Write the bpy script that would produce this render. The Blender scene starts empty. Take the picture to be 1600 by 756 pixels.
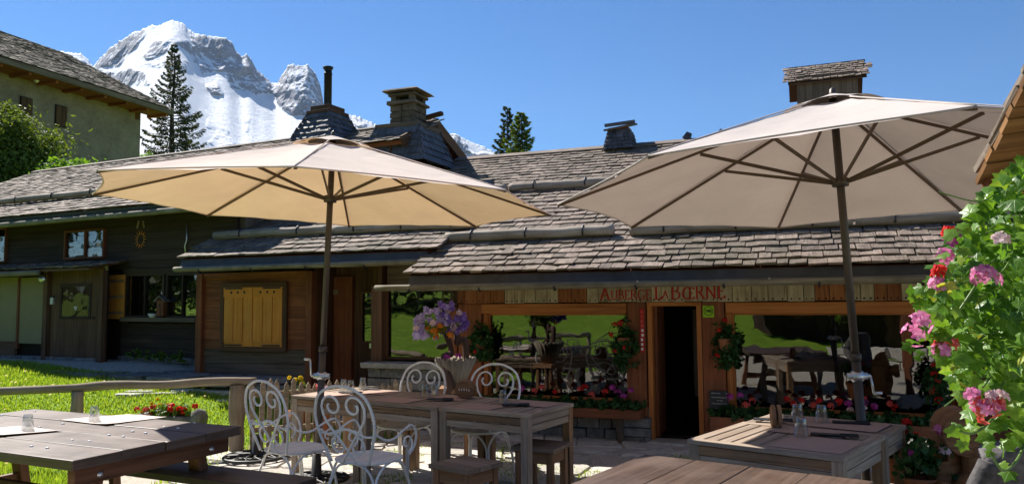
import bpy, math, random
import numpy as np
from mathutils import Matrix, Vector, Euler
random.seed(7); RNG = np.random.default_rng(11)
PI = math.pi
sc = bpy.context.scene
col = sc.collection

# ---------------------------------------------------------------- camera, sky, sun, exposure
EYE = np.array([0, 0, 1.7]); FPX = 1200.0
PITCH = math.atan(90 / FPX); ROLL = -0.009
cam_d = bpy.data.cameras.new('camera'); cam = bpy.data.objects.new('camera', cam_d); col.objects.link(cam)
cam_d.sensor_width = 36; cam_d.lens = 36 * FPX / 1600; cam_d.clip_start = 0.05; cam_d.clip_end = 60000
CAMM = Matrix.Rotation(PI / 2 + PITCH, 4, 'X') @ Matrix.Rotation(ROLL, 4, 'Z')
cam.matrix_world = Matrix.Translation((0, 0, 1.7)) @ CAMM
sc.camera = cam
SUN_EL, SUN_AZ = math.radians(46.5), math.radians(-43)          # azimuth from +Y, negative = to the left
SUN_DIR = Vector((math.sin(SUN_AZ) * math.cos(SUN_EL), math.cos(SUN_AZ) * math.cos(SUN_EL), math.sin(SUN_EL)))
wd = bpy.data.worlds.new('World'); sc.world = wd; wd.use_nodes = True
wn = wd.node_tree.nodes; wn.clear()
sky = wn.new('ShaderNodeTexSky'); sky.sky_type = 'NISHITA'; sky.sun_disc = False
sky.sun_elevation = SUN_EL; sky.sun_rotation = SUN_AZ
sky.altitude = 300; sky.air_density = 1.0; sky.dust_density = 0.0; sky.ozone_density = 9.0
bg = wn.new('ShaderNodeBackground'); bg.inputs['Strength'].default_value = 0.049
wo = wn.new('ShaderNodeOutputWorld')
hs = wn.new('ShaderNodeHueSaturation'); hs.inputs['Saturation'].default_value = 1.12
wd.node_tree.links.new(sky.outputs[0], hs.inputs['Color'])
wd.node_tree.links.new(hs.outputs[0], bg.inputs[0]); wd.node_tree.links.new(bg.outputs[0], wo.inputs[0])
sd = bpy.data.lights.new('sun', 'SUN'); sd.energy = 3.9; sd.angle = math.radians(0.53); sd.color = (1, 0.95, 0.87)
so = bpy.data.objects.new('sun', sd); col.objects.link(so)
so.rotation_euler = SUN_DIR.to_track_quat('Z', 'Y').to_euler(); so.location = (0, 0, 40)
sc.view_settings.view_transform = 'Standard'; sc.view_settings.look = 'None'
sc.view_settings.exposure = 1.38; sc.view_settings.gamma = 1.0
sc.render.engine = 'CYCLES'; sc.cycles.use_denoising = True
sc.cycles.max_bounces = 8; sc.cycles.transparent_max_bounces = 12; sc.cycles.caustics_refractive = False; sc.cycles.caustics_reflective = False

# ---------------------------------------------------------------- measuring helpers
def ray(u, v):
    d = CAMM.to_3x3() @ Vector(((u - 800) / FPX, (378 - v) / FPX, -1.0)); return np.array(d)
def atz(u, v, z):
    d = ray(u, v); return EYE + d * (z - 1.7) / d[2]
def aty(u, v, y):
    d = ray(u, v); return EYE + d * y / d[1]
class Frame:
    """a house's own axes: x along its front, y into the house, z up"""
    def __init__(s, o, deg):
        s.o = np.array([o[0], o[1], 0.0]); s.a = math.radians(deg)
        s.e = np.array([math.cos(s.a), -math.sin(s.a), 0]); s.n = np.array([math.sin(s.a), math.cos(s.a), 0])
        s.m = Matrix.Translation(Vector(s.o)) @ Matrix.Rotation(-s.a, 4, 'Z')
    def w(s, x, y, z): return s.o + s.e * x + s.n * y + np.array([0, 0, z])
    def at(s, u, v, b=0.0):                                   # where the front plane moved back by b is seen
        d = ray(u, v); p0 = s.o + s.n * b
        P = EYE + d * np.dot(p0 - EYE, s.n) / np.dot(d, s.n)
        return float(np.dot(P - s.o, s.e)), float(P[2])
    def loc(s, P): q = np.asarray(P, float) - s.o; return float(q @ s.e), float(q @ s.n), float(q[2])
INN = Frame((1.9545, 9.2725), 21)
CH = Frame((-6.08, 13.33), 26)

def smooth(a, b, x):
    t = np.clip((np.asarray(x, float) - a) / (b - a), 0, 1); return t * t * (3 - 2 * t)
def hsh(ix, iy, iz):
    h = (ix.astype(np.int64) * 374761393 + iy.astype(np.int64) * 668265263 + iz.astype(np.int64) * 2147483647 + 1013904223) & 0xffffffff
    h = ((h ^ (h >> 13)) * 1274126177) & 0xffffffff; h = ((h ^ (h >> 16)) * 2246822519) & 0xffffffff
    return ((h ^ (h >> 15)) & 0xffffff) / float(0xffffff)
def vnoise(x, y, z):
    x, y, z = np.broadcast_arrays(np.asarray(x, float), np.asarray(y, float), np.asarray(z, float))
    ix, iy, iz = np.floor(x), np.floor(y), np.floor(z); fx, fy, fz = x - ix, y - iy, z - iz
    fx, fy, fz = [f * f * f * (f * (f * 6 - 15) + 10) for f in (fx, fy, fz)]
    r = 0
    for dx in (0, 1):
        for dy in (0, 1):
            for dz in (0, 1):
                r = r + hsh(ix + dx, iy + dy, iz + dz) * (fx if dx else 1 - fx) * (fy if dy else 1 - fy) * (fz if dz else 1 - fz)
    return r * 2 - 1
def fbm(x, y, z, o=5, ridged=False):
    r = 0; a = 1; t = 0
    for k in range(o):
        q = vnoise(x + 17.3 * k, y - 9.1 * k, z + 4.7 * k)
        r = r + a * ((1 - 2 * np.abs(q)) if ridged else q); t += a; a *= .5; x, y, z = x * 2.03, y * 2.03, z * 2.03
    return r / t
def H(x, y):
    """height of the ground"""
    x = np.asarray(x, float); y = np.asarray(y, float)
    h = 0.5 * smooth(8.6, 11.6, y) * smooth(-1.9, -3.6, x) + 0.2 * smooth(11.5, 13.5, y) * smooth(-3, -6, x)
    h = h * (1 - smooth(25, 60, np.hypot(x, y))) + 0.8 * smooth(20, 60, y)
    t = np.maximum(0, (-.76 * x - .66 * y) - 4.5)
    h = h + 3.2 * (1 - np.exp(-t / 34.0)) * (1 - smooth(6, 11, y))
    return h

# ---------------------------------------------------------------- mesh builder
class MB:
    def __init__(s): s.V = []; s.F = []; s.n = 0
    def add(s, verts, faces, uvs=None, v=None, sm=False):
        """verts (n,3); faces: list of index tuples; uvs: list per face of (k,2)"""
        verts = np.asarray(verts, float); s.V.append(verts)
        v = random.random() if v is None else v
        for i, f in enumerate(faces):
            s.F.append((tuple(q + s.n for q in f), uvs[i] if uvs is not None else None, v, sm))
        s.n += len(verts); return s
    def box(s, c, size, R=None, v=None, jit=0.0, taper=0.0):
        hx, hy, hz = [q / 2 for q in size]; P = np.array([[x, y, z] for x in (-hx, hx) for y in (-hy, hy) for z in (-hz, hz)])
        L = int(np.argmax(size)); o = np.array([random.random() * 20, random.random() * 20])
        fs = [(0, 1, 3, 2), (4, 6, 7, 5), (0, 4, 5, 1), (2, 3, 7, 6), (0, 2, 6, 4), (1, 5, 7, 3)]; ax = [0, 0, 1, 1, 2, 2]
        uv = []
        for f, k in zip(fs, ax):
            a, b = [q for q in (0, 1, 2) if q != k]
            if k != L: a, b = (L, [q for q in (0, 1, 2) if q not in (k, L)][0])
            uv.append(P[list(f)][:, [a, b]] + o)
        Q = P.copy()
        if taper: Q[Q[:, 2] > 0, :2] *= (1 - taper)
        if jit: Q = Q + RNG.uniform(-jit, jit, Q.shape)
        if R is not None: Q = Q @ np.asarray(R, float).T
        return s.add(Q + np.asarray(c, float), fs, uv, v)
    def bar(s, a, b, w, t, up=(0, 0, 1), v=None, ext=0.0, jit=0.0):
        """square bar from a to b, w wide (sideways), t thick (along up)"""
        a = np.asarray(a, float); b = np.asarray(b, float); d = b - a; L = np.linalg.norm(d); d = d / L
        up = np.asarray(up, float)
        x = np.cross(d, up)
        if np.linalg.norm(x) < 1e-6: x = np.cross(d, [0, 1, 0])
        x /= np.linalg.norm(x); z = np.cross(x, d)
        return s.box((a + b) / 2, (w, L + 2 * ext, t), np.column_stack([x, d, z]), v, jit)
    def tube(s, pts, r, n=8, v=None, sm=True, closed=False, cap=True, flat=1.0):
        P = np.asarray(pts, float); m = len(P); r = np.full(m, r) if np.isscalar(r) else np.asarray(r, float)
        T = np.gradient(P, axis=0)
        if closed: T = np.roll(P, -1, 0) - np.roll(P, 1, 0)
        T /= np.linalg.norm(T, axis=1)[:, None] + 1e-12
        N = np.zeros_like(P); t0 = T[0]; g = np.array([0, 0, 1.0]) if abs(t0[2]) < .9 else np.array([1.0, 0, 0])
        g = g - t0 * (g @ t0); N[0] = g / np.linalg.norm(g)
        for i in range(1, m):
            g = N[i - 1] - T[i] * (N[i - 1] @ T[i]); N[i] = g / (np.linalg.norm(g) + 1e-12)
        B = np.cross(T, N); th = np.arange(n) * 2 * PI / n
        V = (P[:, None] + r[:, None, None] * (np.cos(th)[None, :, None] * N[:, None] + flat * np.sin(th)[None, :, None] * B[:, None])).reshape(-1, 3)
        L = np.concatenate([[0], np.cumsum(np.linalg.norm(np.diff(P, axis=0), axis=1))]); o = random.random() * 20
        F = []; U = []; rm = float(r.mean()) * 2 * PI / n
        for i in range(m if closed else m - 1):
            j = (i + 1) % m
            for k in range(n):
                k2 = (k + 1) % n; F.append((i * n + k, i * n + k2, j * n + k2, j * n + k))
                U.append(np.array([[L[i], k * rm], [L[i], (k + 1) * rm], [L[j if j else i], (k + 1) * rm], [L[j if j else i], k * rm]]) + o)
        if cap and not closed:
            F.append(tuple(range(n))[::-1]); U.append(V[:n][:, :2] * 1.0); F.append(tuple((m - 1) * n + k for k in range(n))); U.append(V[-n:][:, :2] * 1.0)
        return s.add(V, F, U, v, sm)
    def lathe(s, prof, c=(0, 0, 0), n=20, v=None, sm=True, R=None):
        prof = np.asarray(prof, float); th = np.arange(n) * 2 * PI / n; m = len(prof)
        V = np.stack([prof[:, None, 0] * np.cos(th), prof[:, None, 0] * np.sin(th), np.repeat(prof[:, 1:2], n, 1)], -1).reshape(-1, 3)
        if R is not None: V = V @ np.asarray(R, float).T
        F = []; U = []
        for i in range(m - 1):
            for k in range(n):
                k2 = (k + 1) % n; F.append((i * n + k, i * n + k2, (i + 1) * n + k2, (i + 1) * n + k))
                U.append(np.array([[k / n, prof[i, 1]], [(k + 1) / n, prof[i, 1]], [(k + 1) / n, prof[i + 1, 1]], [k / n, prof[i + 1, 1]]]))
        return s.add(V + np.asarray(c, float), F, U, v, sm)
    def prism(s, poly, t, o=(0, 0, 0), ax=(1, 0, 0), ay=(0, 1, 0), v=None):
        """polygon in the plane (ax, ay) at o, thickened by t along ax x ay"""
        ax = np.asarray(ax, float); ay = np.asarray(ay, float); az = np.cross(ax, ay); p = np.asarray(poly, float); n = len(p)
        A = np.asarray(o, float) + p[:, :1] * ax + p[:, 1:2] * ay; off = np.array([random.random() * 9, random.random() * 9])
        V = np.concatenate([A, A + az * t]); F = [tuple(range(n))[::-1], tuple(range(n, 2 * n))]; U = [p[::-1] + off, p + off]
        for i in range(n):
            j = (i + 1) % n; F.append((i, j, n + j, n + i)); L = np.linalg.norm(p[j] - p[i])
            U.append(np.array([[0, 0], [L, 0], [L, t], [0, t]]) + off)
        return s.add(V, F, U, v)
    def polys(s, P, v=None, sm=False):
        """P (N,k,3): N separate k-gons (leaves, blades, petals)"""
        P = np.asarray(P, float); N, k, _ = P.shape
        v = RNG.random(N) if v is None else np.broadcast_to(v, (N,)); s.V.append(P.reshape(-1, 3))
        for i in range(N): s.F.append((tuple(range(s.n + i * k, s.n + i * k + k)), None, float(v[i]), sm))
        s.n += N * k; return s
    def mesh(s, name):
        me = bpy.data.meshes.new(name); V = np.concatenate(s.V) if s.V else np.zeros((0, 3))
        nl = np.array([len(f[0]) for f in s.F]); st = np.concatenate([[0], np.cumsum(nl)[:-1]])
        me.vertices.add(len(V)); me.vertices.foreach_set('co', V.ravel())
        me.loops.add(int(nl.sum())); me.loops.foreach_set('vertex_index', np.fromiter((q for f in s.F for q in f[0]), int))
        me.polygons.add(len(s.F)); me.polygons.foreach_set('loop_start', st); me.polygons.foreach_set('loop_total', nl)
        me.polygons.foreach_set('use_smooth', np.array([f[3] for f in s.F]))
        uv = me.uv_layers.new(name='UVMap'); z = {k: np.zeros((k, 2)) for k in set(nl.tolist())}
        uv.data.foreach_set('uv', np.concatenate([f[1] if f[1] is not None else z[len(f[0])] for f in s.F]).ravel())
        at = me.attributes.new('v', 'FLOAT', 'FACE'); at.data.foreach_set('value', np.array([f[2] for f in s.F]))
        me.update(calc_edges=True); me.validate(); return me
    def build(s, name, mt, parent=None, bevel=0, loc=None, kind=None, sub=0):
        me = s.mesh(name); me.materials.append(mt); return link(name, me, parent, loc, bevel=bevel, kind=kind)
def link(name, me, parent=None, loc=None, rot=None, scale=None, bevel=0, kind=None):
    o = bpy.data.objects.new(name, me); col.objects.link(o)
    if parent is not None: o.parent = parent
    if loc is not None: o.location = [float(q) for q in loc]
    if rot is not None: o.rotation_euler = rot
    if scale is not None: o.scale = scale
    if bevel:
        b = o.modifiers.new('bevel', 'BEVEL'); b.width = bevel; b.segments = 2; b.limit_method = 'ANGLE'; b.angle_limit = .7
    if kind: o['kind'] = kind
    return o
def tag(o, label=None, cat=None, group=None, kind=None):
    if label: o['label'] = label
    if cat: o['category'] = cat
    if group: o['group'] = group
    if kind: o['kind'] = kind
    return o
def thing(name, label, cat, loc=(0, 0, 0), rz=0.0, group=None, mtx=None):
    o = bpy.data.objects.new(name, None); col.objects.link(o); o.empty_display_size = .1
    if mtx is not None: o.matrix_world = mtx
    else: o.location = [float(q) for q in loc]; o.rotation_euler = (0, 0, rz)
    return tag(o, label, cat, group)
def copy_tree(o, parent=None):
    c = o.copy(); col.objects.link(c)
    if parent is not None: c.parent = parent
    for ch in list(o.children): copy_tree(ch, c)
    return c
def rotz(a): c, s_ = math.cos(a), math.sin(a); return np.array([[c, -s_, 0], [s_, c, 0], [0, 0, 1.0]])
def rotx(a): c, s_ = math.cos(a), math.sin(a); return np.array([[1, 0, 0], [0, c, -s_], [0, s_, c]])
def roty(a): c, s_ = math.cos(a), math.sin(a); return np.array([[c, 0, s_], [0, 1, 0], [-s_, 0, c]])
def curve(pts, n=24):
    """Catmull-Rom through pts"""
    P = np.asarray(pts, float); P = np.vstack([2 * P[0] - P[1], P, 2 * P[-1] - P[-2]]); out = []
    m = len(P) - 3; k = max(2, n // m)
    for i in range(m):
        a, b, c, d = P[i:i + 4]
        for t in np.linspace(0, 1, k, endpoint=(i == m - 1)):
            out.append(.5 * ((2 * b) + (c - a) * t + (2 * a - 5 * b + 4 * c - d) * t * t + (3 * b - a - 3 * c + d) * t ** 3))
    return np.array(out)

# ---------------------------------------------------------------- materials
class NT:
    def __init__(s, name):
        s.m = bpy.data.materials.new(name); s.m.use_nodes = True; s.t = s.m.node_tree; s.t.nodes.clear()
        s.out = s.t.nodes.new('ShaderNodeOutputMaterial')
    def n(s, typ, out=0, props=None, **kw):
        nd = s.t.nodes.new('ShaderNode' + typ)
        for k, q in (props or {}).items(): setattr(nd, k, q)
        for k, q in kw.items():
            key = k.replace('_', ' ') if not k.startswith('i') or not k[1:].isdigit() else int(k[1:])
            sk = nd.inputs[key]
            if isinstance(q, bpy.types.NodeSocket): s.t.links.new(q, sk)
            else: sk.default_value = (*q, 1) if isinstance(q, tuple) and len(q) == 3 and sk.type == 'RGBA' else q
        return nd.outputs[out] if isinstance(out, (int, str)) else nd
    def ramp(s, fac, stops, interp='LINEAR'):
        nd = s.t.nodes.new('ShaderNodeValToRGB'); s.t.links.new(fac, nd.inputs[0]); cr = nd.color_ramp; cr.interpolation = interp
        while len(cr.elements) < len(stops): cr.elements.new(.5)
        for e, (p, c) in zip(cr.elements, stops): e.position = p; e.color = (*c, 1) if len(c) == 3 else c
        return nd.outputs[0]
    def mix(s, f, a, b, mode='MIX'):
        nd = s.t.nodes.new('ShaderNodeMix'); nd.data_type = 'RGBA'; nd.blend_type = mode
        for i, q in ((0, f), (6, a), (7, b)):
            if isinstance(q, bpy.types.NodeSocket): s.t.links.new(q, nd.inputs[i])
            else: nd.inputs[i].default_value = (*q, 1) if isinstance(q, tuple) and len(q) == 3 else q
        return nd.outputs[2]
    def math(s, op, a, b=0.0, c=0.0):
        nd = s.t.nodes.new('ShaderNodeMath'); nd.operation = op
        for i, q in enumerate((a, b, c)):
            if isinstance(q, bpy.types.NodeSocket): s.t.links.new(q, nd.inputs[i])
            else: nd.inputs[i].default_value = q
        return nd.outputs[0]
    def vary(s):
        """a number that differs from piece to piece"""
        a = s.n('Attribute', 2, {'attribute_name': 'v'}); r = s.n('ObjectInfo', 'Random')
        return s.math('FRACT', s.math('ADD', a, r))
    def done(s, sh): s.t.links.new(sh, s.out.inputs[0]); return s.m
def P_(nt, colr, rough=.7, bump=None, bstr=.3, bdist=.01, spec=.3, **kw):
    args = dict(Base_Color=colr, Roughness=rough); args['Specular IOR Level'] = spec
    nd = nt.t.nodes.new('ShaderNodeBsdfPrincipled')
    for k, q in {**args, **kw}.items():
        sk = nd.inputs[k.replace('_', ' ')]
        if isinstance(q, bpy.types.NodeSocket): nt.t.links.new(q, sk)
        else: sk.default_value = (*q, 1) if isinstance(q, tuple) and len(q) == 3 else q
    if bump is not None:
        b = nt.n('Bump', 0, None, Height=bump, Strength=bstr, Distance=bdist); nt.t.links.new(b, nd.inputs['Normal'])
    return nd.outputs[0]
def wood(name, c1, c2, c3, rough=.75, along=1.6, across=38.0, var=.45, wear=None, spec=.25, bstr=.5, lichen=0.0):
    """boards with grain along u; c1 dark, c2 mid, c3 light; every piece a little different"""
    t = NT(name); uv = t.n('UVMap'); vr = t.vary()
    sh = t.n('CombineXYZ', 0, None, X=t.math('MULTIPLY', vr, 37.0), Y=t.math('MULTIPLY', vr, 91.0))
    uv = t.n('VectorMath', 0, {'operation': 'ADD'}, i0=uv, i1=sh)
    mp = t.n('Mapping', 0, None, Vector=uv, Scale=(along, across, 1))
    g = t.n('TexNoise', 0, None, Vector=mp, Scale=1.0, Detail=6.0, Roughness=.6, Distortion=.6)
    mp2 = t.n('Mapping', 0, None, Vector=uv, Scale=(along * .35, across * .12, 1))
    g2 = t.n('TexNoise', 0, None, Vector=mp2, Scale=1.0, Detail=3.0, Distortion=1.2)
    f = t.math('ADD', t.math('MULTIPLY', g, .62), t.math('MULTIPLY', g2, .38))
    c = t.ramp(f, [(.30, c1), (.48, c2), (.66, c3)])
    br = t.math('ADD', 1 - var / 2, t.math('MULTIPLY', vr, var))
    c = t.mix(1.0, c, t.n('CombineColor', 0, None, Red=br, Green=br, Blue=br), 'MULTIPLY')
    bl = t.n('TexNoise', 0, None, Vector=t.n('NewGeometry', 'Position'), Scale=3.5, Detail=5.0, Roughness=.65)
    if wear: c = t.mix(t.math('MULTIPLY', t.ramp(bl, [(.42, (0, 0, 0)), (.68, (1, 1, 1))]), wear[1]), c, wear[0])
    if lichen:
        l = t.n('TexNoise', 0, None, Vector=t.n('NewGeometry', 'Position'), Scale=13.0, Detail=4.0, Roughness=.7); c = t.mix(t.math('MULTIPLY', t.ramp(l, [(.56, (0, 0, 0)), (.66, (1, 1, 1))]), lichen), c, (.33, .32, .24))
        l2 = t.n('TexNoise', 0, None, Vector=t.n('NewGeometry', 'Position'), Scale=1.1, Detail=4.0); c = t.mix(t.math('MULTIPLY', t.ramp(l2, [(.52, (0, 0, 0)), (.68, (1, 1, 1))]), lichen), c, (.075, .07, .04))
    cr = t.ramp(g, [(.28, (0, 0, 0)), (.36, (1, 1, 1))]); c = t.mix(.55, c, t.mix(1.0, c, cr, 'MULTIPLY'))
    rr = t.math('ADD', rough - .12, t.math('MULTIPLY', bl, .25))
    return t.done(P_(t, c, rr, f, bstr, .006, spec))
def plain(name, c, rough=.6, spec=.4, metal=0.0, nz=0.15, scale=8.0, bstr=0.15):
    t = NT(name); n = t.n('TexNoise', 0, None, Vector=t.n('NewGeometry', 'Position'), Scale=scale, Detail=5.0, Roughness=.6)
    k = t.math('ADD', 1 - nz, t.math('MULTIPLY', n, 2 * nz)); vr = t.math('ADD', .9, t.math('MULTIPLY', t.vary(), .2)); k = t.math('MULTIPLY', k, vr)
    cc = t.mix(1.0, c, t.n('CombineColor', 0, None, Red=k, Green=k, Blue=k), 'MULTIPLY')
    return t.done(P_(t, cc, rough, n, bstr, .004, spec, Metallic=metal))
def leafmat(name, ca, cb, trans=.45, rough=.45, spec=.35):
    t = NT(name); vr = t.vary(); c = t.mix(vr, ca, cb); n = t.n('TexNoise', 0, None, Vector=t.n('NewGeometry', 'Position'), Scale=25.0, Detail=2.0)
    c = t.mix(t.math('MULTIPLY', n, .35), c, tuple(q * .55 for q in ca))
    p = P_(t, c, rough, None, spec=spec); tr = t.n('BsdfTranslucent', 0, None, Color=t.mix(.0, t.mix(1.0, c, (1.35, 1.3, .55), 'MULTIPLY'), c))
    return t.done(t.n('MixShader', 0, None, i0=trans, i1=p, i2=tr))
def petalmat(name, ca, cb, trans=.35): return leafmat2(name, ca, cb, trans)
def leafmat2(name, ca, cb, trans):
    t = NT(name); c = t.mix(t.vary(), ca, cb); p = P_(t, c, .55, None, spec=.2); tr = t.n('BsdfTranslucent', 0, None, Color=c)
    return t.done(t.n('MixShader', 0, None, i0=trans, i1=p, i2=tr))
def stonemat(name, c1, c2, c3, scale=9.0, rough=.85, bstr=.6, bdist=.02):
    t = NT(name); pos = t.n('NewGeometry', 'Position'); vr = t.vary()
    n = t.n('TexNoise', 0, None, Vector=pos, Scale=scale, Detail=8.0, Roughness=.65); n2 = t.n('TexNoise', 0, None, Vector=pos, Scale=scale * 6, Detail=4.0)
    c = t.ramp(t.math('ADD', t.math('MULTIPLY', n, .7), t.math('MULTIPLY', n2, .3)), [(.34, c1), (.5, c2), (.68, c3)])
    k = t.math('ADD', .72, t.math('MULTIPLY', vr, .5)); c = t.mix(1.0, c, t.n('CombineColor', 0, None, Red=k, Green=k, Blue=k), 'MULTIPLY')
    return t.done(P_(t, c, rough, t.math('ADD', n, t.math('MULTIPLY', n2, .4)), bstr, bdist, .25))

MAT = {}
MAT['shingle'] = wood('weathered_shingle', (.068, .05, .039), (.168, .126, .102), (.285, .222, .183), .8, 5, 60, .75, ((.09, .08, .06), .35), bstr=.7, lichen=.45)
MAT['shingle_dark'] = wood('slate_grey_shingle', (.035, .034, .04), (.075, .073, .085), (.15, .145, .16), .6, 5, 60, .6, spec=.4)
MAT['log'] = wood('grey_log', (.13, .105, .08), (.27, .225, .18), (.40, .345, .285), .8, 1.5, 30, .3, ((.12, .085, .05), .4))
MAT['gutter'] = wood('gutter_wood', (.10, .085, .06), (.22, .19, .14), (.33, .29, .22), .8, 1.5, 30, .3, ((.07, .06, .035), .55))
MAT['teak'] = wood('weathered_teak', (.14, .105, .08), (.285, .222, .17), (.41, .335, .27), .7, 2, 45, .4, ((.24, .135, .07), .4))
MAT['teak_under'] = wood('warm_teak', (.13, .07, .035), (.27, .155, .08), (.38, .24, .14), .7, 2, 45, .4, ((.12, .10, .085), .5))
MAT['picnic'] = wood('stained_picnic_wood', (.032, .018, .012), (.07, .041, .028), (.125, .08, .058), .45, 1.2, 30, .3, ((.14, .10, .08), .45), spec=.4)
MAT['picnic_leg'] = wood('stained_picnic_legs', (.06, .022, .01), (.14, .055, .025), (.21, .09, .042), .6, 1.4, 30, .3, spec=.35)
MAT['stool'] = wood('stool_wood', (.11, .052, .026), (.235, .12, .06), (.33, .185, .105), .65, 2, 40, .35)
MAT['stool_top'] = wood('stool_top_wood', (.09, .06, .042), (.20, .14, .10), (.30, .22, .165), .65, 2, 40, .4)
MAT['beam'] = wood('orange_beam', (.22, .062, .014), (.42, .135, .028), (.54, .20, .05), .55, 1.0, 22, .2, spec=.35)
MAT['post'] = wood('red_brown_post', (.11, .030, .011), (.24, .072, .026), (.34, .12, .048), .65, 1.2, 26, .3, ((.09, .05, .03), .4))
MAT['chalet'] = wood('dark_chalet_board', (.02, .012, .008), (.044, .027, .018), (.075, .05, .036), .8, 1.2, 26, .5, ((.05, .037, .03), .3))
MAT['porch'] = wood('dark_porch_board', (.045, .021, .011), (.10, .049, .026), (.15, .08, .048), .75, 1.2, 26, .4)
MAT['annex'] = wood('red_brown_board', (.11, .036, .015), (.215, .070, .029), (.30, .112, .05), .7, 1.0, 22, .35, ((.07, .04, .025), .4))
MAT['annex_grey'] = wood('sooty_board', (.06, .042, .03), (.13, .093, .066), (.2, .15, .11), .75, 1.0, 22, .35)
MAT['shutter'] = wood('honey_shutter', (.50, .17, .025), (.66, .25, .04), (.74, .33, .07), .6, 1.4, 30, .2, ((.3, .14, .03), .3))
MAT['fence'] = wood('fence_wood', (.13, .10, .07), (.27, .215, .155), (.40, .33, .25), .85, 1.6, 40, .35, ((.13, .09, .055), .4))
MAT['soffit'] = wood('orange_brown_roof_board', (.09, .038, .013), (.23, .11, .04), (.38, .20, .085), .75, 1.0, 24, .6, ((.10, .045, .015), .6))  # orange-brown boards, tone differing strongly from piece to piece
MAT['rafter'] = wood('red_rafter', (.12, .035, .015), (.23, .075, .03), (.30, .11, .05), .75, 1.0, 24, .3)
MAT['firewood'] = wood('split_log', (.10, .045, .02), (.24, .115, .05), (.36, .2, .10), .8, 1.6, 30, .5)
MAT['flashing'] = plain('zinc_flashing', (.06, .06, .068), .6, .4, .2, .6, 6.0)
MAT['iron'] = plain('dark_iron', (.025, .024, .024), .5, .5, .3)
MAT['pole'] = plain('bronze_pole', (.075, .056, .045), .45, .5, .2)
MAT['ribs'] = plain('brown_rib', (.10, .062, .038), .5, .4)
MAT['chrome'] = plain('cast_aluminium', (.62, .62, .64), .35, .5, .85)
MAT['white_iron'] = plain('white_painted_iron', (.80, .785, .77), .45, .4, 0, .25, 40.0)
MAT['slate'] = plain('dark_slate', (.022, .022, .026), .5, .4)
MAT['paper'] = plain('kraft_paper', (.62, .52, .46), .8, .2, 0, .08)
MAT['pinkmat'] = plain('pink_paper', (.40, .27, .22), .8, .2, 0, .12)
MAT['terracotta'] = plain('terracotta', (.34, .13, .06), .8, .2, 0, .3, 12)
MAT['paint_red'] = plain('sign_red', (.44, .022, .017), .6, .3)
MAT['white'] = plain('white_paint', (.75, .75, .73), .5, .3)
MAT['black'] = plain('black_paint', (.012, .012, .012), .5, .3)
MAT['lime'] = plain('lime_sticker', (.36, .62, .02), .5, .3, 0, .03)
MAT['curtain'] = plain('white_curtain', (.55, .55, .50), .9, .1, 0, .2, 10)
MAT['blind'] = plain('cream_blind', (.26, .215, .13), .8, .2, 0, .15, 4)
MAT['wicker'] = wood('bleached_twig', (.13, .105, .075), (.27, .225, .17), (.38, .33, .26), .85, 2, 40, .5)
MAT['trunk'] = wood('twisted_bark', (.035, .018, .014), (.08, .045, .035), (.13, .08, .065), .85, 3, 25, .3)
MAT['bark'] = wood('spruce_bark', (.03, .022, .017), (.07, .052, .042), (.12, .095, .08), .9, 3, 20, .3)
MAT['stone'] = stonemat('fieldstone', (.10, .095, .085), (.20, .19, .175), (.33, .315, .29))
MAT['paver'] = stonemat('flagstone', (.30, .275, .235), (.48, .45, .40), (.61, .58, .52), 5.0, .8, .5, .015)
MAT['chimney_stone'] = stonemat('chimney_stone', (.06, .045, .032), (.125, .092, .062), (.19, .145, .10), 6.0)
MAT['log_stump'] = stonemat('grey_stump', (.05, .045, .045), (.13, .12, .12), (.24, .22, .22), 6.0)
MAT['plaster'] = stonemat('ochre_plaster', (.20, .158, .118), (.30, .238, .182), (.39, .32, .25), 1.2, .9, .3, .02)
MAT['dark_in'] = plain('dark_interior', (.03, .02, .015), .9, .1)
MAT['leaf_bush'] = leafmat('bush_leaf', (.08, .15, .018), (.19, .28, .04), .4)
MAT['leaf_bright'] = leafmat('bright_leaf', (.10, .22, .02), (.22, .38, .05), .45)
MAT['leaf_pel_plain'] = leafmat('pelargonium_leaf', (.09, .22, .018), (.20, .38, .045), .5, .35, .45)
def veined_leaf():
    t = NT('pelargonium_leaf_veined'); s = t.n('SeparateXYZ', None, None, Vector=t.n('UVMap')); x, y = s.outputs[0], t.math('ADD', s.outputs[1], .03)
    an = t.math('MULTIPLY', t.math('ARCTAN2', x, y), 1.55); w = t.math('ABSOLUTE', t.math('SUBTRACT', t.math('FRACT', t.math('ADD', an, .5)), .5)); rad = t.math('SQRT', t.math('ADD', t.math('MULTIPLY', x, x), t.math('MULTIPLY', y, y)))
    vein = t.ramp(t.math('MULTIPLY', w, rad), [(.0, (1, 1, 1)), (.045, (0, 0, 0))]); zone = t.ramp(rad, [(.22, (0, 0, 0)), (.34, (1, 1, 1)), (.46, (0, 0, 0))]); vr = t.vary()
    c = t.ramp(vr, [(.0, (.055, .15, .014)), (.45, (.115, .26, .024)), (.8, (.19, .36, .04)), (.96, (.27, .42, .06)), (1.0, (.42, .40, .08))]); n = t.n('TexNoise', 0, None, Vector=t.n('NewGeometry', 'Position'), Scale=70.0, Detail=3.0)
    c = t.mix(t.math('MULTIPLY', zone, .28), c, (.05, .10, .015)); c = t.mix(t.math('MULTIPLY', vein, .45), c, (.30, .46, .13)); c = t.mix(t.math('MULTIPLY', n, .3), c, (.05, .13, .012))
    p = P_(t, c, .38, t.math('ADD', vein, n), .25, .003, .45); tr = t.n('BsdfTranslucent', 0, None, Color=t.mix(1.0, c, (1.4, 1.3, .5), 'MULTIPLY')); return t.done(t.n('MixShader', 0, None, i0=.48, i1=p, i2=tr))
MAT['leaf_pel'] = veined_leaf()
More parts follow.
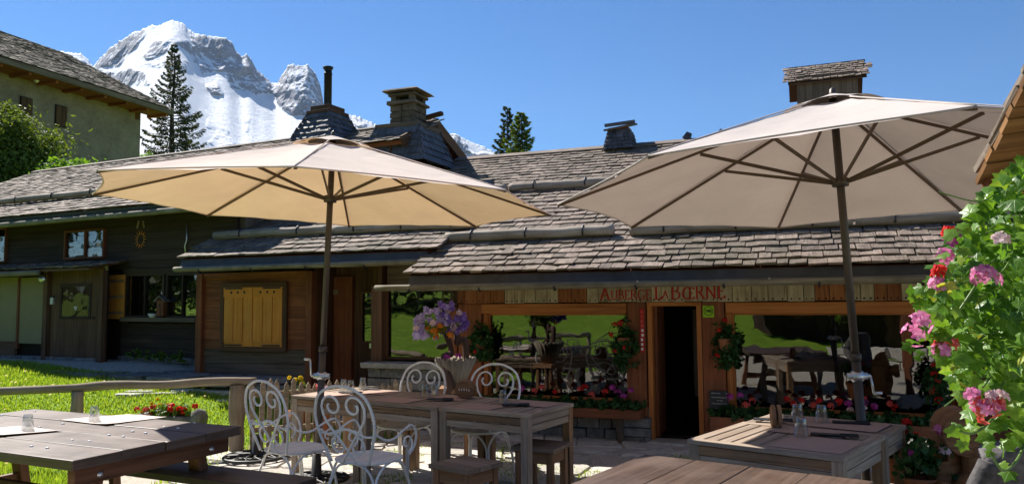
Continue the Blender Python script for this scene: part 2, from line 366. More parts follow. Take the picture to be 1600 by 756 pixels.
MAT['leaf_ger'] = leafmat('geranium_leaf', (.020, .075, .016), (.05, .13, .028), .3)
MAT['needle'] = leafmat('spruce_needle', (.03, .047, .016), (.085, .10, .036), .25, .6)
MAT['needle_fresh'] = leafmat('fresh_needle', (.08, .13, .016), (.2, .26, .04), .35, .6)
MAT['grass'] = leafmat('grass_blade', (.20, .33, .03), (.42, .52, .085), .45, .5)
MAT['stem'] = leafmat('plant_stem', (.12, .22, .05), (.2, .3, .08), .2)
MAT['red'] = petalmat('red_petal', (.50, .010, .012), (.70, .035, .02))
MAT['coral'] = petalmat('coral_petal', (.65, .06, .05), (.75, .16, .13))
MAT['pink'] = petalmat('pink_petal', (.60, .12, .32), (.78, .34, .52))
MAT['magenta'] = petalmat('magenta_petal', (.42, .03, .27), (.55, .10, .40))
MAT['violet'] = petalmat('violet_shade_petal', (.20, .10, .44), (.38, .25, .62))  # deeper tone used for the shaded right half of the petunias
MAT['violet_lit'] = petalmat('violet_lit_petal', (.44, .32, .66), (.74, .64, .86))  # paler copy with the sunlight on the left half put into the petals
MAT['palepink'] = petalmat('pale_petal', (.75, .5, .55), (.85, .68, .7))
MAT['yellow'] = petalmat('yellow_petal', (.70, .48, .01), (.8, .6, .04))
MAT['orange'] = petalmat('orange_petal', (.65, .18, .01), (.75, .3, .03))

def fabric(name, ca, tc, trans):
    t = NT(name); pos = t.n('TexCoord', 'Object'); n = t.n('TexNoise', 0, None, Vector=pos, Scale=2.2, Detail=6.0, Roughness=.6)
    w = t.n('TexNoise', 0, None, Vector=pos, Scale=160.0, Detail=1.0); f = t.n('TexNoise', 0, None, Vector=pos, Scale=3.2, Detail=1.5, Distortion=1.0)
    k = t.math('ADD', .84, t.math('MULTIPLY', n, .3)); kk = t.n('CombineColor', 0, None, Red=k, Green=k, Blue=k)
    c = t.mix(1.0, ca, kk, 'MULTIPLY'); c2 = t.mix(1.0, tc, kk, 'MULTIPLY')
    b = t.n('Bump', 0, None, Height=t.math('ADD', t.math('MULTIPLY', w, .04), f), Strength=.20, Distance=.05)
    d = t.n('BsdfDiffuse', 0, None, Color=c, Normal=b); tr = t.n('BsdfTranslucent', 0, None, Color=c2, Normal=b)
    return t.done(t.n('MixShader', 0, None, i0=trans, i1=d, i2=tr))
MAT['canopy_tan'] = fabric('tan_canopy', (.80, .70, .62), (.60, .37, .18), .27)  # stronger backlit glow of this parasol put into its colours
MAT['canopy_taupe'] = fabric('taupe_canopy', (.60, .54, .50), (.32, .24, .19), .22)  # weaker backlight put into darker, greyer canvas colours

def glass(name, k, base, tint):
    t = NT(name); pos = t.n('NewGeometry', 'Position')
    n = t.n('TexNoise', 0, None, Vector=pos, Scale=2.3, Detail=2.0); b = t.n('Bump', 0, None, Height=n, Strength=.10, Distance=.02)
    fr = t.n('Fresnel', 0, None, IOR=1.5, Normal=b); fac = t.math('MULTIPLY_ADD', fr, k, base); fac = t.math('MINIMUM', fac, .9)
    g = t.n('BsdfGlossy', 0, None, Color=(1, 1, 1), Roughness=.012, Normal=b); tr = t.n('BsdfTransparent', 0, None, Color=tint)
    return t.done(t.n('MixShader', 0, None, i0=fac, i1=tr, i2=g))
MAT['glass'] = glass('window_glass', 1.5, .05, (.55, .57, .56)); MAT['glass_dim'] = glass('old_window_glass', .5, .012, (.8, .82, .8))
def tumbler():
    t = NT('tumbler_glass'); fr = t.n('LayerWeight', 'Facing', None, Blend=.45); fac = t.math('MULTIPLY_ADD', fr, .36, .05)
    g = t.n('BsdfGlossy', 0, None, Color=(.95, .97, 1), Roughness=.03); tr = t.n('BsdfTransparent', 0, None, Color=(.86, .88, .88))
    return t.done(t.n('MixShader', 0, None, i0=fac, i1=tr, i2=g))
MAT['tumbler'] = tumbler()
def groundmat():
    t = NT('ground_soil_and_meadow'); pos = t.n('NewGeometry', 'Position')
    n = t.n('TexNoise', 0, None, Vector=pos, Scale=1.4, Detail=8.0, Roughness=.65); n2 = t.n('TexNoise', 0, None, Vector=pos, Scale=28.0, Detail=4.0)
    gr = t.ramp(t.math('ADD', t.math('MULTIPLY', n, .6), t.math('MULTIPLY', n2, .4)), [(.35, (.09, .18, .014)), (.5, (.16, .27, .022)), (.68, (.25, .36, .05))])
    so_ = t.ramp(n2, [(.3, (.32, .28, .22)), (.7, (.52, .47, .40))])
    a = t.n('Attribute', 2, {'attribute_name': 'lawn'})
    m = t.ramp(t.math('ADD', a, t.math('MULTIPLY', t.math('SUBTRACT', n2, .5), .5)), [(.42, (0, 0, 0)), (.58, (1, 1, 1))])
    return t.done(P_(t, t.mix(m, so_, gr), .9, n2, .6, .03, .2))
MAT['ground'] = groundmat()
def mountmat():
    t = NT('snow_and_granite'); pos = t.n('NewGeometry', 'Position'); a = t.n('Attribute', 2, {'attribute_name': 'rock'})
    n = t.n('TexNoise', 0, None, Vector=pos, Scale=.012, Detail=8.0, Roughness=.7)
    st = t.n('TexNoise', 0, None, Vector=t.n('Mapping', 0, None, Vector=pos, Scale=(.02, .02, .006)), Scale=1.0, Detail=7.0, Roughness=.7)
    r = t.math('ADD', a, t.math('MULTIPLY', t.math('SUBTRACT', n, .5), 1.5)); r = t.math('ADD', r, t.math('MULTIPLY', t.math('SUBTRACT', st, .5), 1.1))
    nz = t.n('SeparateXYZ', 2, None, Vector=t.n('NewGeometry', 'Normal')); r = t.math('ADD', r, t.math('MULTIPLY', t.math('SUBTRACT', .52, nz), .45))
    m = t.ramp(r, [(.47, (0, 0, 0)), (.55, (1, 1, 1))])
    rk = t.ramp(st, [(.3, (.14, .15, .18)), (.5, (.235, .245, .28)), (.7, (.36, .37, .40))])
    c = t.mix(m, (.80, .82, .86), rk)
    return t.done(P_(t, c, .85, t.math('ADD', st, n), .8, 25.0, .15))
MAT['mountain'] = mountmat()

# ---------------------------------------------------------------- the ground
def lawn_mask(x, y):
    m = smooth(-.25, .25, (y - (8.45 + .28 * (x + 5.5)))) * smooth(-1.0, -1.5, x)
    m = np.maximum(m, smooth(-3.7, -4.3, x + .0 * y)); m = np.maximum(m, smooth(20, 26, np.hypot(x, y)))
    m = np.maximum(m, smooth(-4, -6, y) * .9)
    c = (np.stack([x - CH.o[0], y - CH.o[1]], -1) @ CH.n[:2]); return m * (1 - smooth(-1.25, -.85, c) * smooth(25, 18, np.hypot(x, y)))
def build_ground():
    rr = np.concatenate([np.linspace(.3, 16, 110), np.geomspace(16.5, 7000, 60)]); th = np.linspace(0, 2 * PI, 240, endpoint=False)
    X = (rr[:, None] * np.sin(th)).ravel(); Y = (rr[:, None] * np.cos(th)).ravel(); Z = H(X, Y) + .012 * fbm(X * 2, Y * 2, 0, 3) * (np.hypot(X, Y) < 40)
    n = len(th); V = np.stack([X, Y, Z], -1); F = []
    for i in range(len(rr) - 1):
        for k in range(n): F.append((i * n + k, (i + 1) * n + k, (i + 1) * n + (k + 1) % n, i * n + (k + 1) % n))
    F.append(tuple(range(n)))
    me = bpy.data.meshes.new('ground'); me.from_pydata(V.tolist(), [], F); me.polygons.foreach_set('use_smooth', [True] * len(F))
    a = me.attributes.new('lawn', 'FLOAT', 'POINT'); a.data.foreach_set('value', lawn_mask(X, Y)); me.materials.append(MAT['ground']); me.update()
    link('ground', me, kind='structure')
build_ground()

# terrace of irregular flagstones, each laid singly
terrace_mb = MB(); ts = []
def jit_grid(x0, x1, y0, y1, c, a, amp=.22):
    nx, ny = int((x1 - x0) / c), int((y1 - y0) / c); P = np.zeros((nx + 1, ny + 1, 2)); ca, sa = math.cos(a), math.sin(a)
    for i in range(nx + 1):
        for j in range(ny + 1):
            px, py = x0 + i * c + RNG.uniform(-amp, amp) * c + (j % 2) * .4 * c, y0 + j * c + RNG.uniform(-amp, amp) * c
            P[i, j] = (px, py)
    R = np.array([[ca, sa], [-sa, ca]]); mid = np.array([(x0 + x1) / 2, (y0 + y1) / 2]); P = (P - mid) @ R + mid
    return [np.array([P[i, j], P[i + 1, j], P[i + 1, j + 1], P[i, j + 1]]) for i in range(nx) for j in range(ny)]
def slab_mesh(q, z, t, name, gap=.018):
    c = q.mean(0); q = c + (q - c) * (1 - gap / max(.1, np.abs(q - c).max())); P = []
    for i in range(4):                                                   # knock the corners off
        a, b, d = q[i], q[(i + 1) % 4], q[i - 1]; P += [a + (d - a) * RNG.uniform(.08, .22), a + (b - a) * RNG.uniform(.08, .22)]
    P = np.array(P) - c; m = MB(); n = len(P); top = P * .97; hz = RNG.uniform(-.006, .006)
    tilt = RNG.uniform(-.012, .012, 2)
    V = np.concatenate([np.c_[P, np.full(n, -t)], np.c_[P, np.full(n, -.008)], np.c_[top, top @ tilt + hz]])
    F = [tuple(range(2 * n, 3 * n))]
    for k in (0, 1):
        for i in range(n): F.append((k * n + i, k * n + (i + 1) % n, (k + 1) * n + (i + 1) % n, (k + 1) * n + i))
    m.add(V, F); return m.mesh(name), c
tb = MB(); tb.box((-.1, 7.3, -.055), (6.6, 5.6, .08)); terrace = tb.build('terrace', MAT['ground'], kind='structure')
for q in jit_grid(-3.6, 3.6, 4.6, 10.9, .52, math.radians(-21)):
    cx, cy = q.mean(0); x, b, _ = INN.loc((cx, cy, 0))
    if b > -.05 and x > -4.2 or b > .6: continue
    if lawn_mask(cx, cy) > .3 or random.random() < .04 or cx < -3.4 or cx > 3.3: continue
    if random.random() < .25: parts = [np.array([q[0], q[1], (q[1] + q[2]) / 2, (q[0] + q[3]) / 2]), np.array([(q[0] + q[3]) / 2, (q[1] + q[2]) / 2, q[2], q[3]])]
    elif random.random() < .3: parts = [np.array([q[0], (q[0] + q[1]) / 2, (q[3] + q[2]) / 2, q[3]]), np.array([(q[0] + q[1]) / 2, q[1], q[2], (q[3] + q[2]) / 2])]
    else: parts = [q]
    for r in parts:
        me, c = slab_mesh(r, 0, .06, 'paver'); me.materials.append(MAT['paver'])
        link('paver', me, terrace, (c[0], c[1], float(H(c[0], c[1])) + .018))
path = MB().box((0, 0, -.2), (12, 1.6, .1)).build('path', MAT['ground'], kind='structure'); path.matrix_world = CH.m @ Matrix.Translation((-2.6, -.62, .62))
PTH = path.matrix_world.copy()
for k in range(13):
    for r in range(2):
        w = RNG.uniform(.7, .95); me, c = slab_mesh(np.array([[-.48 * w, -.38], [.48 * w, -.36], [.46 * w, .36], [-.46 * w, .38]]), 0, .09, 'paver'); me.materials.append(MAT['stone'])
        link('paver', me, path, (-5.6 + k * .9 + r * .3, -.4 + r * .78, -.02 - r * .01 + .02 * random.random()))

# meadow grass in view, then dandelions
def grass_patch(n, test, h0, h1, name, bounds, seed=3):
    g = np.random.default_rng(seed); x = g.uniform(bounds[0], bounds[1], n); y = g.uniform(bounds[2], bounds[3], n)
    k = test(x, y, g); x, y = x[k], y[k]; n = len(x); z = H(x, y); a = g.uniform(0, 2 * PI, n); h = g.uniform(h0, h1, n) * (.7 + .5 * np.clip(fbm(x * 1.1, y * 1.1, 0, 3) + .3, 0, 1)); w = g.uniform(.004, .009, n) * (1 + .05 * y)
    dx, dy = np.cos(a), np.sin(a); lean = g.uniform(.1, .8, n) * h
    A = np.stack([x - dy * w, y + dx * w, z - .01], -1); B = np.stack([x + dy * w, y - dx * w, z - .01], -1)
    C = np.stack([x + dx * lean, y + dy * lean, z + h], -1); m = MB(); V = np.stack([A, B, C], 1).reshape(-1, 3)
    me = bpy.data.meshes.new(name); me.vertices.add(len(V)); me.vertices.foreach_set('co', V.ravel()); me.loops.add(len(V)); me.loops.foreach_set('vertex_index', np.arange(len(V)))
    me.polygons.add(n); me.polygons.foreach_set('loop_start', np.arange(n) * 3); me.polygons.foreach_set('loop_total', np.full(n, 3))
    at_ = me.attributes.new('v', 'FLOAT', 'FACE'); at_.data.foreach_set('value', g.random(n)); me.update(calc_edges=True); me.materials.append(MAT['grass'])
    return link(name, me, kind='stuff')
gr = grass_patch(150000, lambda x, y, g: lawn_mask(x, y) > g.uniform(.3, .7, len(x)), .03, .085, 'grass', (-10, -1.0, 5.6, 14))
tag(gr, 'sunlit short green lawn grass behind the log rail')
g2 = grass_patch(26000, lambda x, y, g: (lawn_mask(x, y) < .5) & (fbm(x * 1.6, y * 1.6, 5, 3) + .16 * smooth(7.2, 9.0, y) > .12) & (np.array([INN.loc((a, b, 0))[1] for a, b in zip(x, y)]) < -.9), .02, .075, 'weeds', (-3.4, 2.2, 5.5, 9.6), 5)
tag(g2, 'tufts of grass growing in the joints between the flagstones')
dm = MB(); fr = []
for k in range(330):
    x, y = random.uniform(-9, -1.5), random.uniform(6.5, 13)
    if lawn_mask(np.array(x), np.array(y)) < .5: continue
    z = float(H(x, y)) + random.uniform(.05, .09); r = random.uniform(.012, .022)
    fr.append([(x + r * math.cos(t) , y + r * math.sin(t) * .8, z + .5 * r * math.sin(t)) for t in np.arange(6) * PI / 3])
tag(dm.polys(np.array(fr)).build('dandelions', MAT['yellow'], kind='stuff'), 'yellow dandelion heads dotted over the lawn')

# ---------------------------------------------------------------- the mountains
def on_ground(u, v, lift=0.0):
    """where a line of sight meets the ground"""
    d = ray(u, v); t = np.linspace(1, 60, 6000); z = 1.7 + d[2] * t; k = int(np.argmax(z <= H(d[0] * t, d[1] * t) + lift)); return EYE + d * t[k]
def rays(u, v):
    R = np.array(CAMM.to_3x3()); d = np.stack([(u - 800) / FPX, (378 - v) / FPX, -np.ones_like(u)], -1) @ R.T; return d / d[..., 1:2]
def inpoly(u, v, poly):
    p = np.asarray(poly, float); c = np.zeros(u.shape, bool); j = len(p) - 1
    for i in range(len(p)):
        k = ((p[i, 1] > v) != (p[j, 1] > v)) & (u < (p[j, 0] - p[i, 0]) * (v - p[i, 1]) / (p[j, 1] - p[i, 1] + 1e-9) + p[i, 0]); c ^= k; j = i
    return c
def blur(a, n):
    for _ in range(n):
        a = (np.roll(a, 1, 0) + a * 2 + np.roll(a, -1, 0)) / 4; a = (np.roll(a, 1, 1) + a * 2 + np.roll(a, -1, 1)) / 4
    return a
def mountain(name, crest, vb, D0, rocks, du=1.0, kr=5.0, ks=22.0, base=.20, nv=None, jag=2.2, relief=1.0, warp=7.0):
    cr = np.array(crest, float); us = np.arange(cr[0, 0], cr[-1, 0] + .01, du); vc = np.interp(us, cr[:, 0], cr[:, 1])
    jg = 1.5 * jag * fbm(us * .16, 3.3, D0, 4) + .9 * jag * fbm(us * .5, 9.3, D0, 2); vs = vc.copy()
    for _ in range(60): vs[1:-1] = (vs[:-2] + 2 * vs[1:-1] + vs[2:]) / 4
    nv = nv or int((vb - vc.min()) / du)
    t = np.linspace(0, 1, nv); U = np.repeat(us[:, None], nv, 1); near = np.exp(-t * 45); Vv = vs[:, None] + (vb - vs[:, None]) * t + (vc - vs + jg)[:, None] * near
    wu = U + warp * fbm(U * .05, Vv * .05, 1.7, 4); wv = Vv + warp * fbm(U * .05, Vv * .05, 8.1, 4)
    M = np.full(U.shape, base)
    for poly, val in rocks: M[inpoly(wu, wv, poly)] = val
    M = blur(M, 2); dv = np.gradient(vs[:, None] + (vb - vs[:, None]) * t, axis=1); k = ks + (kr - ks) * np.clip((M - .2) * 2, 0, 1); k = blur(k, 6)
    cs = np.cumsum(k * dv, 1)
    for _ in range(400): cs[1:-1] = (cs[:-2] + 2 * cs[1:-1] + cs[2:]) / 4
    D = D0 - cs * (D0 / 8300); P0 = rays(U, Vv) * D[..., None]
    q = P0 / 520.0; rd = fbm(q[..., 0] * 1.5, q[..., 1] * .6, q[..., 2] * .55, 6, True); fi = fbm(q[..., 0] * 6, q[..., 1] * 3, q[..., 2] * 3, 5) + .8 * fbm(q[..., 0] * 4.2, q[..., 1] * 1.6, q[..., 2] * 1.2 + 40, 5, True)
    soft = fbm(q[..., 0] * .9, q[..., 1] * .9, q[..., 2] * .9, 4)
    mk = np.clip((blur(M, 3) - .25) * 2, 0, 1)
    D = D - relief * (D0 / 8300) * (mk * (190 * rd + 60 * fi) + (1 - mk) * (26 * soft + 5 * fi)) * np.minimum(1, t * 14)
    P = rays(U, Vv) * D[..., None] + EYE
    back = P[:, :1].copy(); back[..., 1:2] += 1800; back[..., 2:3] *= .35; back[..., 0:1] *= (1 + 1800 / D0)
    P = np.concatenate([back, P], 1); M = np.concatenate([M[:, :1], M], 1); nu, nv = P.shape[:2]
    low = P[:, -1:].copy(); low[..., 2] = -60; low[..., 1] *= .92; low[..., 0] *= .92; P = np.concatenate([P, low], 1); M = np.concatenate([M, M[:, -1:]], 1); nv += 1
    I = np.arange(nu * nv).reshape(nu, nv); Q = np.stack([I[:-1, :-1], I[:-1, 1:], I[1:, 1:], I[1:, :-1]], -1).reshape(-1, 4)
    me = bpy.data.meshes.new(name); me.vertices.add(nu * nv); me.vertices.foreach_set('co', P.reshape(-1)); me.loops.add(Q.size); me.loops.foreach_set('vertex_index', Q.ravel())
    me.polygons.add(len(Q)); me.polygons.foreach_set('loop_start', np.arange(len(Q)) * 4); me.polygons.foreach_set('loop_total', np.full(len(Q), 4)); me.polygons.foreach_set('use_smooth', np.ones(len(Q), bool))
    a = me.attributes.new('rock', 'FLOAT', 'POINT'); a.data.foreach_set('value', M.ravel()); me.update(calc_edges=True); me.materials.append(MAT['mountain'])
    return link(name, me, kind='structure')
mountain('mountain', [(120, 116), (142, 110), (152, 97), (158, 90), (172, 76), (190, 63), (203, 54), (222, 46), (236, 40), (248, 41), (258, 36), (270, 31), (286, 38), (300, 50), (318, 56), (330, 58), (350, 58), (360, 64), (370, 80), (376, 88), (386, 87), (392, 92), (402, 110), (414, 120), (424, 129), (434, 128), (440, 118), (450, 104), (459, 100), (470, 103), (480, 101), (492, 113), (500, 132), (504, 152), (506, 166), (520, 176), (545, 180), (556, 182), (565, 186), (580, 192), (610, 206), (650, 240)], 330, 8300, [
    ([(150, 94), (165, 76), (203, 50), (222, 44), (230, 50), (226, 60), (215, 72), (197, 87), (186, 102), (150, 108)], .62),
    ([(238, 68), (256, 58), (266, 64), (276, 66), (286, 60), (296, 62), (330, 108), (348, 114), (338, 116), (318, 112), (296, 84), (282, 74), (262, 80), (236, 92), (222, 90)], .58),
    ([(300, 52), (318, 56), (334, 58), (358, 58), (369, 69), (379, 86), (390, 88), (400, 106), (416, 119), (426, 132), (406, 127), (387, 121), (363, 117), (348, 115), (334, 106), (318, 86), (306, 78)], .68),
    ([(346, 117), (406, 122), (424, 133), (414, 145), (403, 149), (382, 148), (362, 138)], .58),
    ([(434, 130), (440, 116), (450, 102), (480, 98), (494, 112), (502, 134), (507, 165), (485, 158), (469, 147), (453, 134)], .58),
    ([(418, 133), (453, 133), (469, 148), (503, 163), (520, 176), (500, 182), (469, 182), (446, 174), (432, 156), (419, 141)], .68),
    ([(132, 110), (152, 108), (177, 117), (203, 103), (226, 115), (228, 125), (206, 130), (191, 138), (168, 138), (142, 126)], .62),
    ([(222, 96), (250, 90), (296, 96), (300, 106), (280, 110), (250, 108)], .46),
    ([(324, 131), (334, 131), (349, 145), (346, 150), (330, 146)], .68),
    ([(206, 128), (230, 122), (236, 136), (214, 140)], .5),
    ([(326, 186), (362, 204), (358, 212), (320, 198)], .40), ([(376, 186), (392, 180), (386, 208), (378, 208)], .42), ([(340, 205), (370, 222), (360, 238), (320, 226)], .44), ([(240, 150), (300, 160), (292, 190), (250, 184)], .38),
    ([(550, 182), (575, 192), (570, 198), (545, 190)], .55), ([(520, 160), (545, 178), (530, 182)], .4)])
mountain('mountain', [(20, 110), (48, 86), (62, 82), (78, 83), (96, 81), (112, 82), (126, 84), (136, 92), (146, 104), (160, 116), (190, 140)], 220, 12000, [([(90, 82), (128, 84), (160, 116), (150, 125), (100, 108)], .5), ([(40, 90), (70, 96), (60, 110), (30, 110)], .46)], base=.34, jag=1.6)
mountain('mountain', [(640, 250), (672, 225), (690, 213), (700, 210), (707, 208), (714, 210), (722, 215), (745, 226), (758, 230), (776, 240), (800, 256), (860, 275)], 330, 6900, [([(640, 250), (690, 211), (707, 206), (718, 214), (724, 222), (745, 236), (775, 243), (778, 262), (748, 256), (738, 236), (712, 240), (700, 236), (660, 280)], .70)], base=.16, jag=1.3)

# ---------------------------------------------------------------- roofs of split shingles
TILE = {}
def tile_mesh(kind, w, L, t):
    key = (kind, round(w, 2), L, t)
    if key not in TILE:
        out = []
        for k in range(3):
            m = MB(); m.box((0, 0, 0), (w, L, t), jit=min(.008, w * .05)); me = m.mesh('shingle'); me.materials.append(MAT[kind]); out.append(me)
        TILE[key] = out
    return random.choice(TILE[key])
def lay(parent, tiles, kind, limit, fr=None, L=None, t=None, rest='shingle_courses'):
    """tiles: (centre, 3x3 turn, width) in the house's own axes; the nearest become shingles of their own, the rest one part"""
    m = fr.m if fr is not None else parent.matrix_world
    key = [((m @ Vector(c)) - Vector(EYE)).length for c, R, w in tiles]; order = np.argsort(key)
    for i in order[:limit]:
        c, R, w = tiles[i]; o = bpy.data.objects.new('shingle', tile_mesh(kind, w, L, t)); col.objects.link(o); o.parent = parent
        o.matrix_local = Matrix.Translation(Vector(c)) @ Matrix(R.tolist()).to_4x4()
    if len(tiles) > limit:
        mb = MB()
        for i in order[limit:]: c, R, w = tiles[i]; mb.box(c, (w, L, t), R, jit=min(.006, w * .04))
        mb.build(rest, MAT[kind], parent, kind='stuff')
def courses(x0, x1, b0, z0, slope, length, expo, L, t, wr, keep=None, ang=0.0, rough=1.0):
    """shingle courses from the eave (back b0, height z0) up the slope"""
    out = []; n = int(length / expo); c, s_ = math.cos(slope), math.sin(slope); tl = math.atan2(1.5 * t, L)
    for i in range(n):
        x = x0 + random.uniform(-.1, 0)
        while x < x1:
            w = random.uniform(*wr); d = i * expo + L / 2 + random.uniform(-.016, .016) * rough; off = .75 * t + random.uniform(0, .006) * rough
            cx = x + w / 2; b = b0 + d * c - off * s_; z = z0 + d * s_ + off * c; x += w + random.uniform(.003, .012)
            if keep and not keep(cx, b0 + i * expo * c): continue
            R = rotx(slope - tl + random.uniform(-.02, .02) * rough) @ roty(random.uniform(-.03, .03) * rough) @ rotz(random.uniform(-.025, .025) * rough)
            if random.random() < .035 * rough: R = R @ rotz(random.uniform(-.09, .09)); b -= random.uniform(.01, .05) * c; z -= random.uniform(0.0, .01)
            out.append((np.array([cx, b, z]), R, round(w - .004, 2)))
    return out
def frustum_tiles(c, z0, z1, a0, a1, rows, wr, t):
    """shingles on the four sloping sides of a chimney skirt"""
    out = []; Hh = z1 - z0
    for k in range(4):
        Rk = rotz(k * PI / 2); sl = math.atan2(Hh, a0 - a1); ln = math.hypot(Hh, a0 - a1); ex = ln / rows; L = ex * 1.35
        for i in range(rows):
            f = (i + .5) / rows; half = a0 + (a1 - a0) * (i / rows) + .012; x = -half
            while x < half - .02:
                w = min(random.uniform(*wr), half - x); d = i * ex + L / 2 - .05 * ex; off = .8 * t
                p = np.array([x + w / 2, -(a0 - d * math.cos(sl)) - off * math.sin(sl), z0 + d * math.sin(sl) + off * math.cos(sl)]); x += w + .004
                R = Rk @ rotx(sl - math.atan2(1.3 * t, L)); out.append((Rk @ (p - [0, 0, 0]) + np.array([c[0], c[1], 0]), R, round(max(.03, w - .004), 2)))
    return out, L
def wob_log(a, b, r, n=26, amp=.012, seed=0, taper=.0):
    P = np.linspace(a, b, n); t = np.linspace(0, 1, n); P[:, 1] += amp * vnoise(t * 7, seed, 1); P[:, 2] += amp * vnoise(t * 6, seed, 2)
    return P, r * (1 + .10 * vnoise(t * 9, seed, 3) - taper * t)
def snow_log(parent, a, b, r, every=.75, name='snow_guard_log', mt='log'):
    P, rr = wob_log(np.array(a, float), np.array(b, float), r, seed=random.random() * 99)
    lg = MB().tube(P, rr, 12).build(name, MAT[mt], parent); L = np.linalg.norm(np.array(b) - np.array(a)); n = max(2, int(L / every))
    for k in range(n):
        f = (k + .5) / n; p = np.array(a) + (np.array(b) - np.array(a)) * f; th = np.linspace(-.6, PI + .6, 12)
        MB().tube([(p[0], p[1] + (r + .012) * math.cos(q) , p[2] + (r + .012) * math.sin(q)) for q in th], .012, 6).build('bracket', MAT['iron'], lg)
def planks(parent, x0, x1, z0, z1, b, mt, vert=True, w=.16, t=.035, name='plank', gap=.004, jitw=.25, ends=.0, skip=None):
    """boards nailed on the wall plane at back b, each its own piece"""
    x = x0 if vert else z0; e = x1 if vert else z1
    while x < e - .02:
        ww = min(w * random.uniform(1 - jitw, 1 + jitw), e - x)
        if e - x - ww < .04: ww = e - x
        d = random.uniform(0, .008); j = random.uniform(-ends, ends)
        c, s_ = ((x + ww / 2, b - t / 2 - d, (z0 + z1) / 2 + j / 2), (ww - gap, t, z1 - z0 + j)) if vert else (((x0 + x1) / 2, b - t / 2 - d, x + ww / 2), (x1 - x0, t, ww - gap))
        if not (skip and skip(c)): MB().box(c, s_).build(name, MAT[mt], parent)
        x += ww
def wallbox(parent, x0, x1, b0, b1, z0, z1, mt, name='wall'): return MB().box(((x0 + x1) / 2, (b0 + b1) / 2, (z0 + z1) / 2), (x1 - x0, b1 - b0, z1 - z0)).build(name, MAT[mt], parent)
def stones(parent, x0, x1, z0, z1, b0, depth, h=.13, wr=(.14, .34), mt='stone'):
    z = z0
    while z < z1 - .03:
        hh = min(h * random.uniform(.75, 1.25), z1 - z); x = x0
        if z1 - z - hh < .05: hh = z1 - z
        while x < x1 - .02:
            w = min(random.uniform(*wr), x1 - x)
            if x1 - x - w < .07: w = x1 - x
            MB().box((x + w / 2, b0 + depth / 2 - random.uniform(0, .025), z + hh / 2), (w - .012, depth, hh - .012), jit=.009).build('stone', MAT[mt], parent, bevel=.012)
            x += w
        z += hh
def pane(parent, x0, x1, z0, z1, b, frame='post', fw=.05, bars=(), sill=True, name='window', deep=.07, gl='glass'):
    """window > frame bars, pane"""
    w = MB(); w.box(((x0 + x1) / 2, b, z0 + fw / 2), (x1 - x0, deep, fw)); w.box(((x0 + x1) / 2, b, z1 - fw / 2), (x1 - x0, deep, fw))
    w.box((x0 + fw / 2, b + .002, (z0 + z1) / 2), (fw, deep - .004, z1 - z0 - 2 * fw)); w.box((x1 - fw / 2, b + .002, (z0 + z1) / 2), (fw, deep - .004, z1 - z0 - 2 * fw))
    for q in bars: w.box((q, b + .004, (z0 + z1) / 2), (fw * .8, deep - .008, z1 - z0 - 2 * fw))
    o = w.build(name, MAT[frame], parent)
    MB().box(((x0 + x1) / 2, b + .008, (z0 + z1) / 2), (x1 - x0 - 2 * fw + .004, .008, z1 - z0 - 2 * fw + .004)).build('pane', MAT[gl], o); return o

# ---------------------------------------------------------------- the inn (with its low wing on the left)
inn = thing('mountain_inn', 'low timber inn with long shingled roof and red name lettering over its open door', 'inn', mtx=INN.m)
SL = math.radians(25); TS = math.tan(SL); EB, EZ = -.78, 2.012       # main eave: back and height of the roof deck
def rz_(b): return EZ + (b - EB) * TS
RB = 4.48; RBA = 4.12                                                 # ridge lines of the inn and of its wing
def rza(b): return 2.010 + (b + 1.0) * TS
def slab(x0, x1, b0, b1, t=.07, f=rz_):
    a, b = np.array([b0, f(b0)]), np.array([b1, f(b1)]); n = np.array([-math.sin(SL), math.cos(SL)]) * t
    return [(x0, *a), (x1, *a), (x1, *b), (x0, *b), (x0, *(a - n)), (x1, *(a - n)), (x1, *(b - n)), (x0, *(b - n))]
BOXF = [(0, 1, 2, 3), (7, 6, 5, 4), (0, 4, 5, 1), (1, 5, 6, 2), (2, 6, 7, 3), (3, 7, 4, 0)]
rm = MB(); rm.add(slab(-3.18, 4.6, EB, 1.2), BOXF); rm.add(slab(-4.98, 4.6, 1.203, RB), BOXF); rm.add(slab(-7.36, -3.185, -.26, 1.2, f=rza), BOXF); rm.add(slab(-7.36, -4.985, 1.203, RBA, f=rza), BOXF)
for xa, xb, q, f in ((-7.36, -4.985, RBA, rza), (-4.98, 4.6, RB, rz_)):
    rb = [(xa, q, f(q)), (xb, q, f(q)), (xb, 8.5, f(q) - (8.5 - q) * TS), (xa, 8.5, f(q) - (8.5 - q) * TS)]; rm.add([*rb, *[(x, y, z - .08) for x, y, z in rb]], BOXF); roof = rm.build('roof', MAT['rafter'], inn)
T_L, T_T = .33, .023
tl = courses(-5.0, 4.6, EB - .03, EZ, SL, (RB - EB) / math.cos(SL) + .02, .178, T_L, T_T, (.11, .24), lambda x, b: b < RB - .05 and (x > -3.2 or b > 1.15))
tl += courses(-7.4, -3.15, -.29, rza(-.26) + .003, SL, (RBA + .26) / math.cos(SL), .178, T_L, T_T, (.10, .22), lambda x, b: b < RBA - .05 and x > -7.4 and (x < -5.05 or b < 1.1))
lay(roof, tl, 'shingle', 300, INN, T_L, T_T)
rd = MB(); rd.bar((-4.98, RB - .09, rz_(RB) + .03), (4.6, RB - .09, rz_(RB) + .03), .2, .025, (0, -math.sin(SL), math.cos(SL))); rd.bar((-4.98, RB + .09, rz_(RB) + .03), (4.6, RB + .09, rz_(RB) + .03), .2, .025, (0, math.sin(SL), math.cos(SL)))
rd.bar((-7.3, RBA, rza(RBA) + .04), (-5.0, RBA, rza(RBA) + .04), .26, .03)
rd.build('ridge_board', MAT['shingle'], roof)
